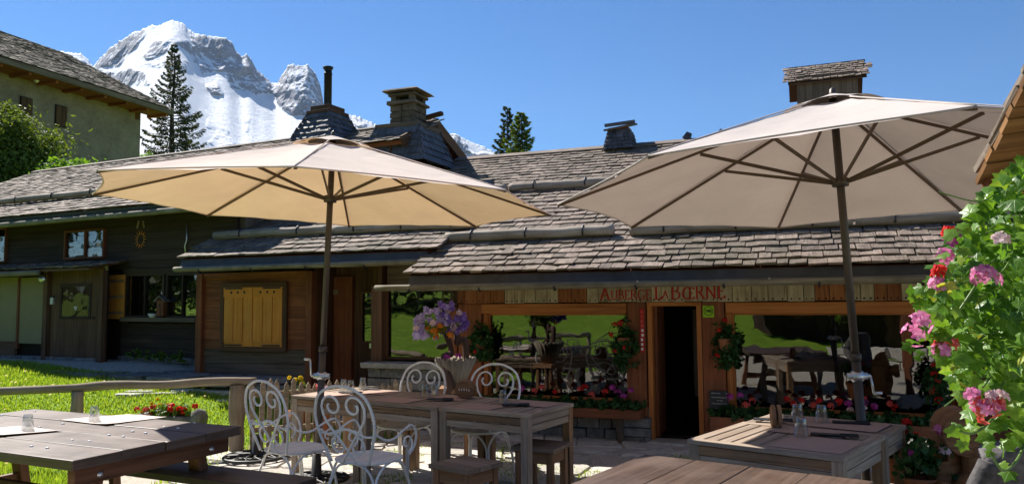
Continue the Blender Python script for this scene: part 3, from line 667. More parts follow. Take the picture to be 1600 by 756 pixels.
for u, v in ((1075, 217), (1127, 204)):
    x, z = INN.at(u, v, RB); MB().box((x, RB, rz_(RB) + .13), (.15, .10, .13), roty(.45), taper=.4).build('ridge_cleat', MAT['shingle_dark'], roof)
for a, b, bb, f in ((-3.10, -.76, .11, rz_), (-.55, 2.0, .11, rz_), (2.03, 4.4, .11, rz_), (-7.3, -5.15, .34, rza), (-5.08, -2.72, .34, rza), (-2.95, -1.25, 2.15, rz_), (-1.2, 1.4, 2.15, rz_), (1.5, 4.2, 2.15, rz_), (-4.9, -3.0, 2.15, rz_)):
    snow_log(roof, (a, bb, f(bb) + .13), (b, bb, f(bb) + .13), .068)
# dark flashing under the shingles and the wooden gutters
fl = MB()
for x0, x1, b, f in ((-3.18, 4.6, EB, rz_), (-7.38, -3.19, -.26, rza)):
    z = f(b) - .004; fl.add([(x0, b + .0, z), (x1, b + .0, z), (x1, b - .05, z - .13), (x0, b - .05, z - .13), (x0, b + .02, z), (x1, b + .02, z), (x1, b - .03, z - .13), (x0, b - .03, z - .13)], BOXF)
fl.build('flashing', MAT['flashing'], roof)
for x0, x1, b, f in ((-3.64, 4.6, EB, rz_), (-7.46, -3.25, -.26, rza)):
    zg = f(b) - .155; P, rr = wob_log(np.array([x0, b - .06, zg - .0]), np.array([x1, b - .06, zg + .012]), .041, 40, .004, 5)
    g = MB().tube(P, rr, 10, flat=1.1).build('gutter', MAT['gutter'], roof)
    for k in np.arange(x0 + .5, x1, .95): MB().tube([(k, b - .06 + .05 * math.cos(q), zg + .05 * math.sin(q)) for q in np.linspace(-PI * .95, .2, 10)], .011, 6).build('bracket', MAT['iron'], g)
# eave boards and rafter ends underneath
rf = MB()
for x in np.arange(-2.9, 4.5, .62): rf.bar((x, EB + .06, rz_(EB + .06) - .13), (x, .2, rz_(.2) - .13), .09, .11)
for x in np.arange(-7.2, -3.2, .62): rf.bar((x, -.2, rza(-.2) - .13), (x, .6, rza(.6) - .13), .09, .11)
rf.build('rafters', MAT['rafter'], roof)
# inside: a dim room so that door and panes look into darkness
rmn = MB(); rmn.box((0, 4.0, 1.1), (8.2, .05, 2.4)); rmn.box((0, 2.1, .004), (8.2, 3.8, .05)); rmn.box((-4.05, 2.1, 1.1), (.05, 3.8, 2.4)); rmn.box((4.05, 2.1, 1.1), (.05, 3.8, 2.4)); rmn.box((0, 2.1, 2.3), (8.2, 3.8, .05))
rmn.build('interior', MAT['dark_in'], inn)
it = MB()
for x, y in ((-1.6, 1.6), (1.5, 1.4), (2.4, 2.4), (-3.2, 1.8)):
    it.box((x, y, .74), (.9, .8, .05)); [it.box((x + dx, y + dy, .36), (.07, .07, .72)) for dx in (-.38, .38) for dy in (-.33, .33)]
it.build('dining_table', MAT['annex_grey'], inn)
# posts, beams
def post(x0, x1, z0, z1, b=-.06, d=.2, mt='post'): return MB().box(((x0 + x1) / 2, b + d / 2 - .1, (z0 + z1) / 2), (x1 - x0, d, z1 - z0)).build('post', MAT[mt], inn, bevel=.01)
post(-2.80, -2.47, .42, 1.655); post(-.55, -.33, .3, 1.655); post(.33, .585, .1, 1.655); post(2.9, 3.12, .2, 1.655); post(-4.12, -3.95, .85, 1.9, mt='porch'); post(-2.95, -2.82, .85, 1.9)
for x in (-.285, .295): MB().box((x, -.06, .81), (.055, .17, 1.62)).build('door_jamb', MAT['beam'], inn)
MB().box((.005, -.06, 1.63), (.64, .172, .045)).build('door_head', MAT['beam'], inn)
for x0, x1 in ((-2.47, -.56), (.60, 2.9)): MB().box(((x0 + x1) / 2, -.08, 1.585), (x1 - x0, .16, .125)).build('beam', MAT['beam'], inn, bevel=.008)
post(.592, .66, .4, 1.52, -.02, .1, 'beam'); post(-2.46, -2.40, .44, 1.52, -.02, .1, 'beam')
MB().box((0, -.16, .012), (.62, .3, .05)).build('threshold', MAT['paver'], inn)
MB().box((-.235, .22, .83), (.04, .5, 1.55)).build('door_leaf', MAT['post'], inn, bevel=.006); MB().box((.25, .9, 1.0), (.3, .3, 1.1)).build('sideboard', MAT['annex_grey'], inn)
MB().box((.0, .55, .035), (.5, .7, .012)).build('door_mat', MAT['black'], inn)
# windows
pane(inn, -3.95, -2.86, .90, 1.87, -.03, 'porch', .035); pane(inn, -2.42, -.56, .46, 1.53, -.03, 'beam', .03); pane(inn, .655, 2.9, .42, 1.53, -.03, 'beam', .03)
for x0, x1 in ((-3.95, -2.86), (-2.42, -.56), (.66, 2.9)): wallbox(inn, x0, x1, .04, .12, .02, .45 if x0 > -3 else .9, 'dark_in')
wallbox(inn, 3.12, 4.55, -.02, .15, 0, 2.1, 'annex'); wallbox(inn, -4.0, 4.2, .07, .15, 1.66, 2.4, 'annex_grey')
# stone plinths
stones(inn, -4.14, -2.84, 0, .80, -.20, .3, .15, (.18, .42)); MB().box((-3.48, -.12, .835), (1.40, .42, .07), jit=.006).build('sill_slab', MAT['paver'], inn, bevel=.01)
stones(inn, -2.82, -.3, 0, .42, -.12, .2, .11); stones(inn, -.62, -.28, 0, .3, -.22, .3, .09, (.2, .34)); stones(inn, .36, 3.1, 0, .30, -.12, .2, .1); stones(inn, .32, .62, 0, .11, -.2, .26, .1, (.3, .4))
# the fascia of old boards carrying the name
x = -2.84; k = 0; TONES = ('teak', 'teak', 'fence', 'annex', 'teak_under', 'fence', 'teak', 'beam')
fm = {'grey': wood('old_sign_board', (.22, .165, .10), (.47, .37, .235), (.62, .52, .36), .8, 2, 30, .4, ((.10, .06, .03), .45)), 'red': wood('reddish_sign_board', (.14, .045, .016), (.27, .095, .036), (.38, .16, .065), .75, 2, 30, .5)}
while x < 2.9:
    w = random.uniform(.11, .21); red = (x < -2.3) or (-1.55 < x < -1.05) or (.9 < x < .98) or (1.5 < x < 1.75) or (2.1 < x < 2.4)
    o = MB().box((x + w / 2, -.185 - random.uniform(0, .006), 1.775), (w - .006, .03, .235 + random.uniform(-.012, .012))).build('sign_board', fm['red' if red else 'grey'], inn, bevel=.003)
    for q in range(2): MB().lathe([(0, .006), (.008, .004), (.011, -.002)], (0, 0, 0), 8, R=rotx(PI / 2)).build('nail', MAT['black'], o, loc=(x + w * (.25 + .5 * q), -.203, 1.682))
    x += w; k += 1
GL = {'A': (.72, [[(0, 0), (.36, 1), (.72, 0)], [(.1, .36), (.62, .42)]]), 'U': (.66, [[(.05, 1), (.07, .3), (.2, .03), (.4, .02), (.56, .2), (.6, 1)]]),
      'B': (.56, [[(.08, 0), (.1, 1)], [(.02, 1), (.4, .95), (.46, .76), (.36, .56), (.1, .52)], [(.3, .53), (.52, .42), (.54, .2), (.4, .03), (.02, 0)]]),
      'E': (.5, [[(.1, 0), (.1, 1)], [(.02, .98), (.46, .97), (.47, .85)], [(.1, .5), (.38, .52)], [(.02, .01), (.46, .02), (.5, .18)]]),
      'R': (.64, [[(.1, 0), (.1, 1)], [(.02, 1), (.42, .96), (.5, .75), (.4, .55), (.12, .5)], [(.3, .5), (.66, -.06)]]),
      'G': (.72, [[(.66, .85), (.5, .98), (.28, .97), (.08, .7), (.06, .35), (.24, .04), (.5, .02), (.64, .14), (.65, .42)], [(.48, .42), (.72, .42)]]),
      'L': (.5, [[(.1, 0), (.1, 1)], [(.0, 1), (.2, 1)], [(.0, .01), (.46, .02), (.52, .2)]]),
      'O': (.98, [[(.34, .0), (.1, .16), (.04, .5), (.16, .85), (.4, 1), (.62, .9), (.66, .5), (.62, .12), (.34, 0)], [(.64, .02), (.64, .99)], [(.64, .98), (.95, .97), (.96, .85)], [(.64, .5), (.88, .51)], [(.64, .02), (.95, .02), (1.0, .16)]]),
      'N': (.74, [[(.1, 0), (.1, 1)], [(.04, 1), (.66, .02)], [(.66, 0), (.66, 1.06)]])}
def ribbon(mb, pts, w, o, h, dep, sk=0.0):
    P = curve(np.array(pts) * h, 14 if len(pts) > 3 else len(pts)) if len(pts) > 3 else np.array(pts) * h
    for a, b in zip(P[:-1], P[1:]):
        d = b - a; L = np.linalg.norm(d)
        if L < 1e-6: continue
        d /= L; nn = np.array([-d[1], d[0]]) * (w * (.55 + .6 * abs(d[1]))) / 2; a2, b2 = a - d * w * .15, b + d * w * .15
        mb.prism([a2 - nn, b2 - nn, b2 + nn, a2 + nn], -dep, o, (1, 0, 0), (0, 0, 1))
def write(parent, word, x, z, h, mt, b, w=.020, sp=.14, name='letter', dep=.006, serif=True, base=None):
    for ch in word:
        if ch == ' ': x += .22 * h; continue
        wd_, st = GL[ch]; mb = MB()
        for s_ in st:
            ribbon(mb, s_, w, (x, b, z), h, dep)
            if serif and len(s_) == 2 and abs(s_[0][0] - s_[1][0]) < .1:
                for p in s_: ribbon(mb, [(p[0] - .09, p[1]), (p[0] + .09, p[1])], w * .7, (x, b, z), h, dep + .001)
        mb.build(name, MAT[mt], parent); x += (wd_ + sp) * h
    return x
x0, _ = INN.at(939, 470, -.2)
x = write(inn, 'A', x0, 1.685, .145, 'paint_red', -.207); x = write(inn, 'UBERGE', x + .005, 1.69, .112, 'paint_red', -.207, .014)
x = write(inn, 'L', x + .035, 1.69, .16, 'paint_red', -.207); x = write(inn, 'A', x - .01, 1.70, .085, 'paint_red', -.207, .012)
x = write(inn, 'B', x + .03, 1.69, .17, 'paint_red', -.207, .018); x = write(inn, 'O', x + .01, 1.69, .135, 'paint_red', -.207); x = write(inn, 'RN', x, 1.695, .15, 'paint_red', -.207); write(inn, 'E', x, 1.695, .165, 'paint_red', -.207)
# house number, hiking sticker, banner by the door
st = MB().box((.41, -.167, 1.542), (.125, .006, .135)).build('sticker', MAT['lime'], inn)
sm = MB(); th = np.linspace(0, 2 * PI, 28); sm.tube([(.41 + .05 * math.cos(q), -.1715, 1.548 + .05 * math.sin(q)) for q in th], .0035, 5)
GL.update({'T': (.6, [[(0, 1), (.6, 1)], [(.3, 1), (.3, 0)]]), 'M': (.8, [[(.08, 0), (.12, 1)], [(.12, 1), (.4, .3)], [(.4, .3), (.68, 1)], [(.68, 1), (.72, 0)]])})
sm.build('ring', MAT['black'], st); write(st, 'TMB', .373, 1.533, .032, 'black', -.171, .007, .12, 'letter', .002, False)
bn = MB().box((-.365, -.19, 1.32), (.05, .012, .52)).build('door_banner', MAT['paint_red'], inn)
for k in range(9): MB().box((-.365 + random.uniform(-.006, .006), -.198, 1.54 - k * .055), (.026, .003, .03)).build('banner_mark', MAT['white' if k > 3 else 'coral'], bn)
# wing on the left: board wall with the honey-coloured shutters
AB = .30
wallbox(inn, -7.47, -5.35, AB + .002, AB + .2, .3, rza(AB) - .05, 'dark_in'); planks(inn, -7.40, -5.45, .98, 2.13, AB, 'annex', False, .145, .03, skip=lambda c: False); planks(inn, -7.40, -5.45, .42, .98, AB, 'annex_grey', False, .2, .03)
for x in (-7.46, -5.40): MB().box((x, AB - .05, 1.25), (.11, .12, 1.8)).build('corner_post', MAT['annex'], inn, bevel=.008)
wallbox(inn, -7.50, -7.47, AB, 3.0, .2, 2.6, 'chalet'); MB().box((-6.42, AB - .055, 2.12), (2.1, .05, .07)).build('wall_plate', MAT['annex'], inn)
x0, z1 = INN.at(351, 448, AB - .06); x1, z0 = INN.at(444, 545, AB - .06); wf = MB()
fr_b = AB - .075
for c, s_ in ((((x0 + x1) / 2, fr_b, z1 + .02), (x1 - x0 + .1, .05, .07)), (((x0 + x1) / 2, fr_b, z0 - .01), (x1 - x0 + .1, .05, .06)), ((x0 - .02, fr_b + .002, (z0 + z1) / 2), (.07, .046, z1 - z0)), ((x1 + .02, fr_b + .002, (z0 + z1) / 2), (.07, .046, z1 - z0))): wf.box(c, s_)
wfo = wf.build('window_frame', MAT['porch'], inn)
for s_ in (0, 1):
    a, b = (x0 + .02, (x0 + x1) / 2 - .004) if s_ == 0 else ((x0 + x1) / 2 + .004, x1 - .02); W = b - a
    sh = MB(); sh.add([(a, fr_b - .026, z1 - .165), (b, fr_b - .026, z1 - .165), (b, fr_b - .026, z1 - .015), (a, fr_b - .026, z1 - .015), (a, fr_b + .002, z0 + .025), (b, fr_b + .002, z0 + .025), (b, fr_b + .002, z1 - .015), (a, fr_b + .002, z1 - .015), (a, fr_b + .0, z1 - .165), (b, fr_b + .0, z1 - .165), (a, fr_b + .0, z0 + .025), (b, fr_b + .0, z0 + .025)], [(0, 1, 2, 3), (0, 8, 9, 1), (8, 10, 11, 9), (3, 2, 6, 7), (4, 7, 6, 5), (10, 4, 5, 11), (0, 3, 7, 4, 10, 8), (1, 9, 11, 5, 6, 2)]); sh = sh.build('shutter', MAT['shutter'], wfo, bevel=.004)
    for q in range(3): MB().box((a + W * (q + .5) / 3, fr_b - .006 - .002 * (q % 2), (z0 + z1) / 2 - .03), (W / 3 - .014, .022, z1 - z0 - .26)).build('shutter_board', MAT['shutter'], sh)
    for q in range(3):
        cx = a + W * (.27 + .23 * q); d = .023; MB().prism([(-d, 0), (0, -d * 1.2), (d, 0), (0, d * 1.2)], -.004, (cx, fr_b - .0262, z1 - .09), (1, 0, 0), (0, 0, 1)).build('cut_out', MAT['black'], sh)
    for zz in (z1 - .03, z0 + .05): MB().box((a + W * (.35 if s_ == 0 else .65), fr_b - .03, zz), (W * .6, .006, .022)).build('strap_hinge', MAT['iron'], sh)
# recessed entrance of the wing
planks(inn, -5.36, -4.05, .0, 2.5, .85, 'porch', True, .17, .03); wallbox(inn, -5.38, -5.34, AB, .9, .2, 2.4, 'porch'); wallbox(inn, -4.1, -4.04, .0, .9, .2, 2.2, 'porch')
x0, z1 = INN.at(522, 432, .8); x1, z0 = INN.at(556, 612, .8); MB().box(((x0 + x1) / 2 - .05, .785, (z0 + z1) / 2), (x1 - x0, .05, z1 - z0)).build('side_door', MAT['annex'], inn, bevel=.006)
x0, z1 = INN.at(566, 455, .8); x1, z0 = INN.at(592, 536, .8); pane(inn, x0, x1, z0, z1, .79, 'porch', .03)
x0, z0 = INN.at(524, 456, .75); np_ = MB().box((x0, .745, z0), (.10, .008, .075)).build('number_plate', MAT['blind'], inn); x0, z0 = INN.at(585, 540, .75); MB().box((x0, .76, z0), (.16, .05, .07)).build('letter_slot', MAT['chrome'], inn)
# chimneys: a shingled skirt with what stands on it
def skirt(parent, fr, x, b, z0, z1, a0, a1, rows, wr=(.11, .2)):
    c = MB().lathe([((a0 - .02) * 1.4142, z0), ((a1 - .02) * 1.4142, z1), (0, z1)], (0, 0, 0), 4, R=rotz(PI / 4), sm=False).build('chimney', MAT['shingle_dark'], parent, loc=(x, b, 0))
    tiles, L = frustum_tiles((0, 0), z0, z1, a0, a1, rows, wr, .02)
    for cc, R, w in tiles:
        t = bpy.data.objects.new('shingle', tile_mesh('shingle_dark', w, round(L, 3), .02)); col.objects.link(t); t.parent = c; t.matrix_local = Matrix.Translation(Vector(cc)) @ Matrix(R.tolist()).to_4x4()
    return c
b = 3.3; Z = lambda v, b=b, u=638: INN.at(u, v, b)[1]; cx = INN.at(638, 200, b)[0]
ch = skirt(inn, INN, cx, b, Z(262), Z(207), .66, .43, 5)
MB().box((0, 0, Z(203)), (.92, .92, .09), jit=.01).build('ledge', MAT['annex_grey'], ch, bevel=.01)
z = Z(198)
while z < Z(168):
    w = .255; h = min(.12, Z(167) - z)
    for sx in (-1, 1):
        for sy in (-1, 1): MB().box((sx * w / 2, sy * w / 2, z + h / 2), (w - .008, w - .008, h - .008), jit=.008).build('stone', MAT['chimney_stone'], ch, bevel=.008)
    z += h
MB().box((0, 0, Z(165)), (.60, .60, .06), jit=.008).build('ledge', MAT['chimney_stone'], ch, bevel=.008)
for sx in (-1, 1):
    for sy in (-1, 1): MB().box((sx * .19, sy * .19, Z(158)), (.10, .10, .11)).build('vent_post', MAT['chimney_stone'], ch)
MB().box((0, 0, Z(157)), (.24, .24, .12)).build('flue', MAT['black'], ch)
MB().box((0, 0, Z(152.5)), (.56, .56, .05), jit=.008).build('ledge', MAT['chimney_stone'], ch, bevel=.006)
MB().box((0, 0, Z(146)), (.76, .76, .05), jit=.012, taper=.12).build('cap_stone', MAT['chimney_stone'], ch, bevel=.01)
MB().box((0, 0, Z(142.5)), (.46, .46, .04), jit=.015, taper=.3).build('cap_stone', MAT['chimney_stone'], ch, bevel=.01)
# small shingled chimney on the ridge
b = 4.35; Z = lambda v, b=4.35, u=970: INN.at(u, v, b)[1]; cx = INN.at(970, 210, b)[0]
ch = skirt(inn, INN, cx, b, Z(236), Z(207), .25, .175, 5, (.06, .11)); MB().box((0, 0, Z(204.5)), (.34, .34, .07)).build('collar', MAT['post'], ch)
MB().box((0, 0, Z(199)), (.52, .54, .035), rotx(.22) @ roty(-.12)).build('cap', MAT['shingle'], ch); MB().bar((-.3, .02, Z(194)), (.26, .02, Z(191.5)), .07, .05).build('cap_ridge', MAT['shingle_dark'], ch)
# large boarded chimney with its own saddle roof
b = 3.5; Z = lambda v, b=3.5, u=1290: INN.at(u, v, b)[1]; cx = INN.at(1291, 150, b)[0]
c = MB().box((cx, b, (Z(128) + 3.6) / 2), (.84, .95, Z(128) - 3.6)).build('chimney', MAT['porch'], inn)
planks(c, cx - .43, cx + .43, 3.8, Z(130), b - .475, 'annex_grey', True, .13, .025)
zr = Z(113); tls = courses(cx - .56, cx + .56, b - .56, Z(139), .62, .62, .085, .16, .014, (.06, .12))
for cc, R, w in tls:
    t = bpy.data.objects.new('shingle', tile_mesh('shingle', w, .16, .014)); col.objects.link(t); t.parent = c; t.matrix_local = Matrix.Translation(Vector(cc)) @ Matrix(R.tolist()).to_4x4()
m = MB(); e0 = np.array([0, b - .56, Z(139) - .012]); e1 = e0 + np.array([0, .62 * math.cos(.62), .62 * math.sin(.62)])
for sy in (1, -1):
    y0, y1 = b + sy * (e0[1] - b), b + sy * (e1[1] - b); m.add([(cx - .55, y0, e0[2] - .02), (cx + .55, y0, e0[2] - .02), (cx + .55, y1, e1[2] - .02), (cx - .55, y1, e1[2] - .02), (cx - .55, y0, e0[2]), (cx + .55, y0, e0[2]), (cx + .55, y1, e1[2]), (cx - .55, y1, e1[2])], BOXF)
m.build('saddle_roof', MAT['porch'], c); MB().bar((cx - .57, b, e1[2] + .02), (cx + .57, b, e1[2] + .025), .12, .03).build('ridge_board', MAT['shingle_dark'], c)

# ---------------------------------------------------------------- the dark chalet on the left
chalet = thing('dark_chalet', 'dark brown log chalet with curtained window, sun ornament and stovepipe chimney left of the inn', 'chalet', mtx=CH.m)
CSL = math.radians(26); CT = math.tan(CSL); CB, CZ = -.55, 3.315; CR = 3.12
def cz(b): return CZ + (b - CB) * CT
W1 = 1.78
wallbox(chalet, -8.5, W1, .0, .15, .3, cz(0) - .05, 'dark_in'); g = MB(); g.prism([(.02, .4), (6.3, .4), (6.3, cz(.0)), (CR, cz(CR) - .1), (.02, cz(0) - .06)], .12, (W1 - .02, 0, 0), (0, 1, 0), (0, 0, 1)); g.build('gable_wall', MAT['annex_grey'], chalet)
for q in np.arange(.1, 6.2, .2):
    top = min(cz(q), cz(6.24 - q)) - .12; MB().box((W1 + .125, q, (2.2 + top) / 2), (.03, .19, top - 2.2)).build('gable_board', MAT['annex_grey'], chalet)
V = lambda x0, x1, b0, b1, t=.07: [(x0, b0, cz(b0)), (x1, b0, cz(b0)), (x1, b1, cz(b1)), (x0, b1, cz(b1)), (x0, b0 + t * .44, cz(b0) - t), (x1, b0 + t * .44, cz(b0) - t), (x1, b1 + t * .44, cz(b1) - t), (x0, b1 + t * .44, cz(b1) - t)]
rm = MB(); rm.add(V(-8.6, 2.35, CB, CR), BOXF); rm.add(V(2.353, 3.62, 2.0, CR), BOXF); zr = cz(CR); rb = [(-8.6, CR, zr), (3.62, CR, zr), (3.62, 6.8, zr - 3.68 * CT), (-8.6, 6.8, zr - 3.68 * CT)]; rm.add([*rb, *[(x, y, z - .07) for x, y, z in rb]], BOXF)
croof = rm.build('roof', MAT['rafter'], chalet)
ct = courses(-8.6, 3.66, CB - .03, CZ, CSL, (CR - CB) / math.cos(CSL), .155, .29, .018, (.11, .22)); ct = [q for q in ct if q[0][0] < 2.38 or q[0][1] > 2.0]; lay(croof, ct, 'shingle', 260, CH, .29, .018)
MB().bar((-8.6, CR - .07, zr + .03), (3.7, CR - .07, zr + .03), .16, .025, (0, -.4, .9)).build('ridge_board', MAT['shingle'], croof)
snow_log(croof, (-8.4, .13, cz(.13) + .13), (-1.6, .20, cz(.20) + .13), .062, 1.0); snow_log(croof, (-1.5, .2, cz(.2) + .13), (1.4, .2, cz(.2) + .13), .062, 1.0)
fl = MB(); fl.add([(-8.6, CB - .02, CZ), (1.9, CB - .02, CZ), (1.9, CB + .03, CZ - .14), (-8.6, CB + .03, CZ - .14), (-8.6, CB, CZ), (1.9, CB, CZ), (1.9, CB + .05, CZ - .14), (-8.6, CB + .05, CZ - .14)], BOXF); fl.build('flashing', MAT['flashing'], croof)
P, rr = wob_log(np.array([-8.6, CB - .06, CZ - .16]), np.array([1.9, CB - .06, CZ - .12]), .05, 40, .003, 8); gg = MB().tube(P, rr, 10).build('gutter', MAT['gutter'], croof)
# right gable: barge boards, dark boarded triangle
bg_ = MB()
for sy in (-1, 1): bg_.bar((3.64, CR, zr - .02), (3.64, CR + sy * (3.75 if sy > 0 else 1.15), zr - .02 - (3.75 if sy > 0 else 1.15) * CT), .05, .2, (0, sy * -.44, .9))
bg_.bar((3.3, CR, zr + .10), (3.78, CR, zr + .16), .1, .07); bg_.build('barge_board', MAT['porch'], croof)
MB().prism([(2.05, cz(2.05) - .1), (2.05, cz(.2) - .1), (6.0, cz(.2) - .1), (CR, zr - .1)], .05, (3.3, 0, 0), (0, 1, 0), (0, 0, 1)).build('gable_triangle', MAT['porch'], chalet)
# stovepipe chimney
b = 2.75; Z = lambda v, b=2.75, u=512: CH.at(u, v, b)[1]; cx = CH.at(512, 190, b)[0]
ch = skirt(chalet, CH, cx, b, Z(224), Z(181), .50, .26, 5); MB().box((0, 0, Z(178.5)), (.60, .60, .06)).build('collar', MAT['porch'], ch, bevel=.006); MB().box((0, 0, Z(172)), (.48, .48, .09)).build('collar', MAT['porch'], ch, bevel=.006)
MB().lathe([(.078, Z(170)), (.078, Z(117)), (.083, Z(117)), (.083, Z(115)), (.076, Z(115)), (.076, Z(109)), (.10, Z(108)), (.105, Z(105.5)), (.06, Z(105)), (.05, Z(112))], (0, 0, 0), 20).build('stovepipe', MAT['black'], ch)
# front wall boards, windows
planks(chalet, -8.4, W1, 2.3, cz(0) - .03, 0, 'chalet', False, .17, .04); planks(chalet, -.95, W1, .78, 1.35, 0, 'chalet', False, .17, .04)
planks(chalet, -.95, -.78, 1.35, 2.3, 0, 'chalet', True, .17, .04); planks(chalet, 1.0, W1, 1.35, 2.3, 0, 'chalet', True, .17, .04)
def CHW(u0, v0, u1, v1, b): x0, z1 = CH.at(u0, v0, b); x1, z0 = CH.at(u1, v1, b); return x0, x1, z0, z1
x0, x1, z0, z1 = CHW(103, 361, 164, 403, -.06)
w = pane(chalet, x0, x1, z0, z1, -.065, 'annex', .035, ((x0 + x1) / 2 + .02,), gl='glass_dim'); 
for q in (0, 1):
    a, c = x0 + .04 + q * (x1 - x0) / 2, x0 + (x1 - x0) * (.46 + .5 * q); n = 24; xs = np.linspace(a, c, n); yy = -.025 + .012 * np.sin(np.arange(n) * 1.3 + q)
    cm = MB(); cm.add(np.concatenate([np.c_[xs, yy, np.full(n, z0 + .03)], np.c_[xs, yy, np.full(n, z1 - .05 - .04 * (q))]]), [(i, i + 1, n + i + 1, n + i) for i in range(n - 1)], sm=True); cm.build('curtain', MAT['curtain'], w)
x0, x1, z0, z1 = CHW(-40, 360, 10, 410, -.06); pane(chalet, x0, x1, z0, z1, -.065, 'annex', .035, gl='glass_dim')
x0, x1, z0, z1 = CHW(197, 428, 257, 496, -.05); w = pane(chalet, x0, x1, z0, z1, -.05, 'chalet', .04, ((x0 + x1) / 2 + .02,), gl='glass_dim'); x0b, x1b, z0b, z1b = CHW(262, 427, 312, 497, -.05); pane(chalet, x0b, x1b, z0b, z1b, -.05, 'chalet', .04, ((x0b + x1b) / 2,), gl='glass_dim')
MB().bar((x0, -.09, z0 - .03), (x1b, -.09, z0b - .03), .12, .07).build('sill', MAT['annex_grey'], chalet); MB().bar((x0, -.06, z1 + .04), (x1b, -.06, z1b + .04), .05, .09).build('lintel', MAT['chalet'], chalet)
x, zz = CH.at(167, 430, -.08); x1, z0 = CH.at(195, 498, -.08)
sh = MB().box(((x + x1) / 2, -.10, (zz + z0) / 2), (x1 - x, .03, zz - z0)).build('shutter', MAT['shutter'], chalet, bevel=.004)
for f in (.14, .5, .86): MB().box(((x + x1) / 2, -.122, z0 + (zz - z0) * f), (x1 - x - .01, .014, .05)).build('batten', MAT['teak_under'], sh)
# sun ornament
x, z = CH.at(219, 374, -.06); s0 = MB().lathe([(0, -.03), (.06, -.03), (.085, -.015), (.095, 0), (.09, .01)], (0, 0, 0), 20, R=rotx(PI / 2)).build('sun_ornament', MAT['teak_under'], chalet, loc=(x, -.055, z))
for k in range(14):
    a = k * PI / 7; MB().prism([(.09 * math.cos(a - .1), .09 * math.sin(a - .1)), (.16 * math.cos(a), .16 * math.sin(a)), (.09 * math.cos(a + .1), .09 * math.sin(a + .1))], -.012, (0, -.005, 0), (1, 0, 0), (0, 0, 1)).build('ray', MAT['shutter'], s0)
for q in (-1, 1): MB().bar((q * .09, 0, .2), (q * .05, 0, .33), .03, .015, (0, 1, 0)).build('horn', MAT['fence'], s0)
x, z = CH.at(292, 375, -.06); MB().tube([(x, -.07, z + .28), (x + .02, -.08, z), (x - .02, -.08, z - .1), (x, -.07, z - .3)], .012, 6).build('hanging_chain', MAT['chrome'], chalet)
# lean-to porch with door
pw = -.42
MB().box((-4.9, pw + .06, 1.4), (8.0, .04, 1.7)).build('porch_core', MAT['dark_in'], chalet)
x0, x1, z0, z1 = CHW(84, 418, 152, 560, pw); xd0, xd1 = x0, x1
planks(chalet, xd1, -.98, .74, 2.30, pw + .03, 'porch', True, .15, .03); planks(chalet, xd1 + .0, -.98, 2.0, 2.3, pw + .02, 'porch', False, .2, .03)
d = MB().box(((x0 + x1) / 2, pw + .0, (z0 + z1) / 2), (x1 - x0, .05, z1 - z0)).build('door', MAT['porch'], chalet, bevel=.008)
a0, a1, b0_, b1_ = CHW(96, 446, 140, 496, pw - .03); dw = MB().box(((a0 + a1) / 2, pw - .028, (b0_ + b1_) / 2), (a1 - a0, .01, b1_ - b0_)).build('pane', MAT['glass_dim'], d); fm_ = MB()
for c, s_ in ((((a0 + a1) / 2, pw - .03, b1_), (a1 - a0 + .06, .02, .05)), (((a0 + a1) / 2, pw - .03, b0_), (a1 - a0 + .06, .02, .05)), ((a0, pw - .031, (b0_ + b1_) / 2), (.05, .018, b1_ - b0_)), ((a1, pw - .031, (b0_ + b1_) / 2), (.05, .018, b1_ - b0_))): fm_.box(c, s_)
fm_.build('door_frame', MAT['chalet'], d); hx, hz = CH.at(118, 480, pw - .04); MB().prism([(-.05, .02), (.05, .02), (.02, -.05), (-.02, -.05)], -.01, (hx, pw - .042, hz), (1, 0, 0), (0, 0, 1)).build('heart_ornament', MAT['paper'], d)
MB().lathe([(.012, 0), (.02, .03), (.0, .04)], (0, 0, 0), 10, R=rotx(PI / 2)).build('door_handle', MAT['iron'], d, loc=(x1 - .08, pw - .02, (z0 + z1) / 2 - .1))
for u in (74, 160): x, z = CH.at(u, 420, pw - .04); MB().box((x, pw - .02, 1.5), (.12, .1, 1.62)).build('post', MAT['porch'], chalet, bevel=.008)
for u0, u1 in ((-70, -6), (-2, 26), (32, 70)):
    x0, x1, z0, z1 = CHW(u0, 434, u1, 537, pw - .01); MB().box(((x0 + x1) / 2, pw - .01, (z0 + z1) / 2), (x1 - x0, .03, z1 - z0)).build('blind_panel', MAT['blind'], chalet)
for u in (-4, 29, 72): x, z = CH.at(u, 480, pw - .03); MB().box((x, pw - .025, 1.58), (.05, .05, 1.4)).build('mullion', MAT['annex'], chalet)
MB().box((-5.5, pw - .02, .88), (4.4, .05, .26)).build('panel_base', MAT['porch'], chalet)
lp = MB(); lx0, lx1 = -8.3, -.88; zt, zb = 2.47, 2.31
lp.add([(lx0, pw - .32, zb), (lx1, pw - .32, zb), (lx1, .02, zt), (lx0, .02, zt), (lx0, pw - .32, zb - .04), (lx1, pw - .32, zb - .04), (lx1, .02, zt - .04), (lx0, .02, zt - .04)], BOXF); lr = lp.build('porch_roof', MAT['porch'], chalet)
for cc, R, w in courses(lx0, lx1, pw - .34, zb, math.atan2(zt - zb, .74 - .0), .7, .15, .28, .018, (.12, .22)):
    t = bpy.data.objects.new('shingle', tile_mesh('shingle', w, .28, .018)); col.objects.link(t); t.parent = lr; t.matrix_local = Matrix.Translation(Vector(cc)) @ Matrix(R.tolist()).to_4x4()
x, z = CH.at(60, 426, pw - .36); MB().tube([(lx0, pw - .36, zb - .09), (x, pw - .36, zb - .06)], .05, 10).build('gutter', MAT['gutter'], lr)
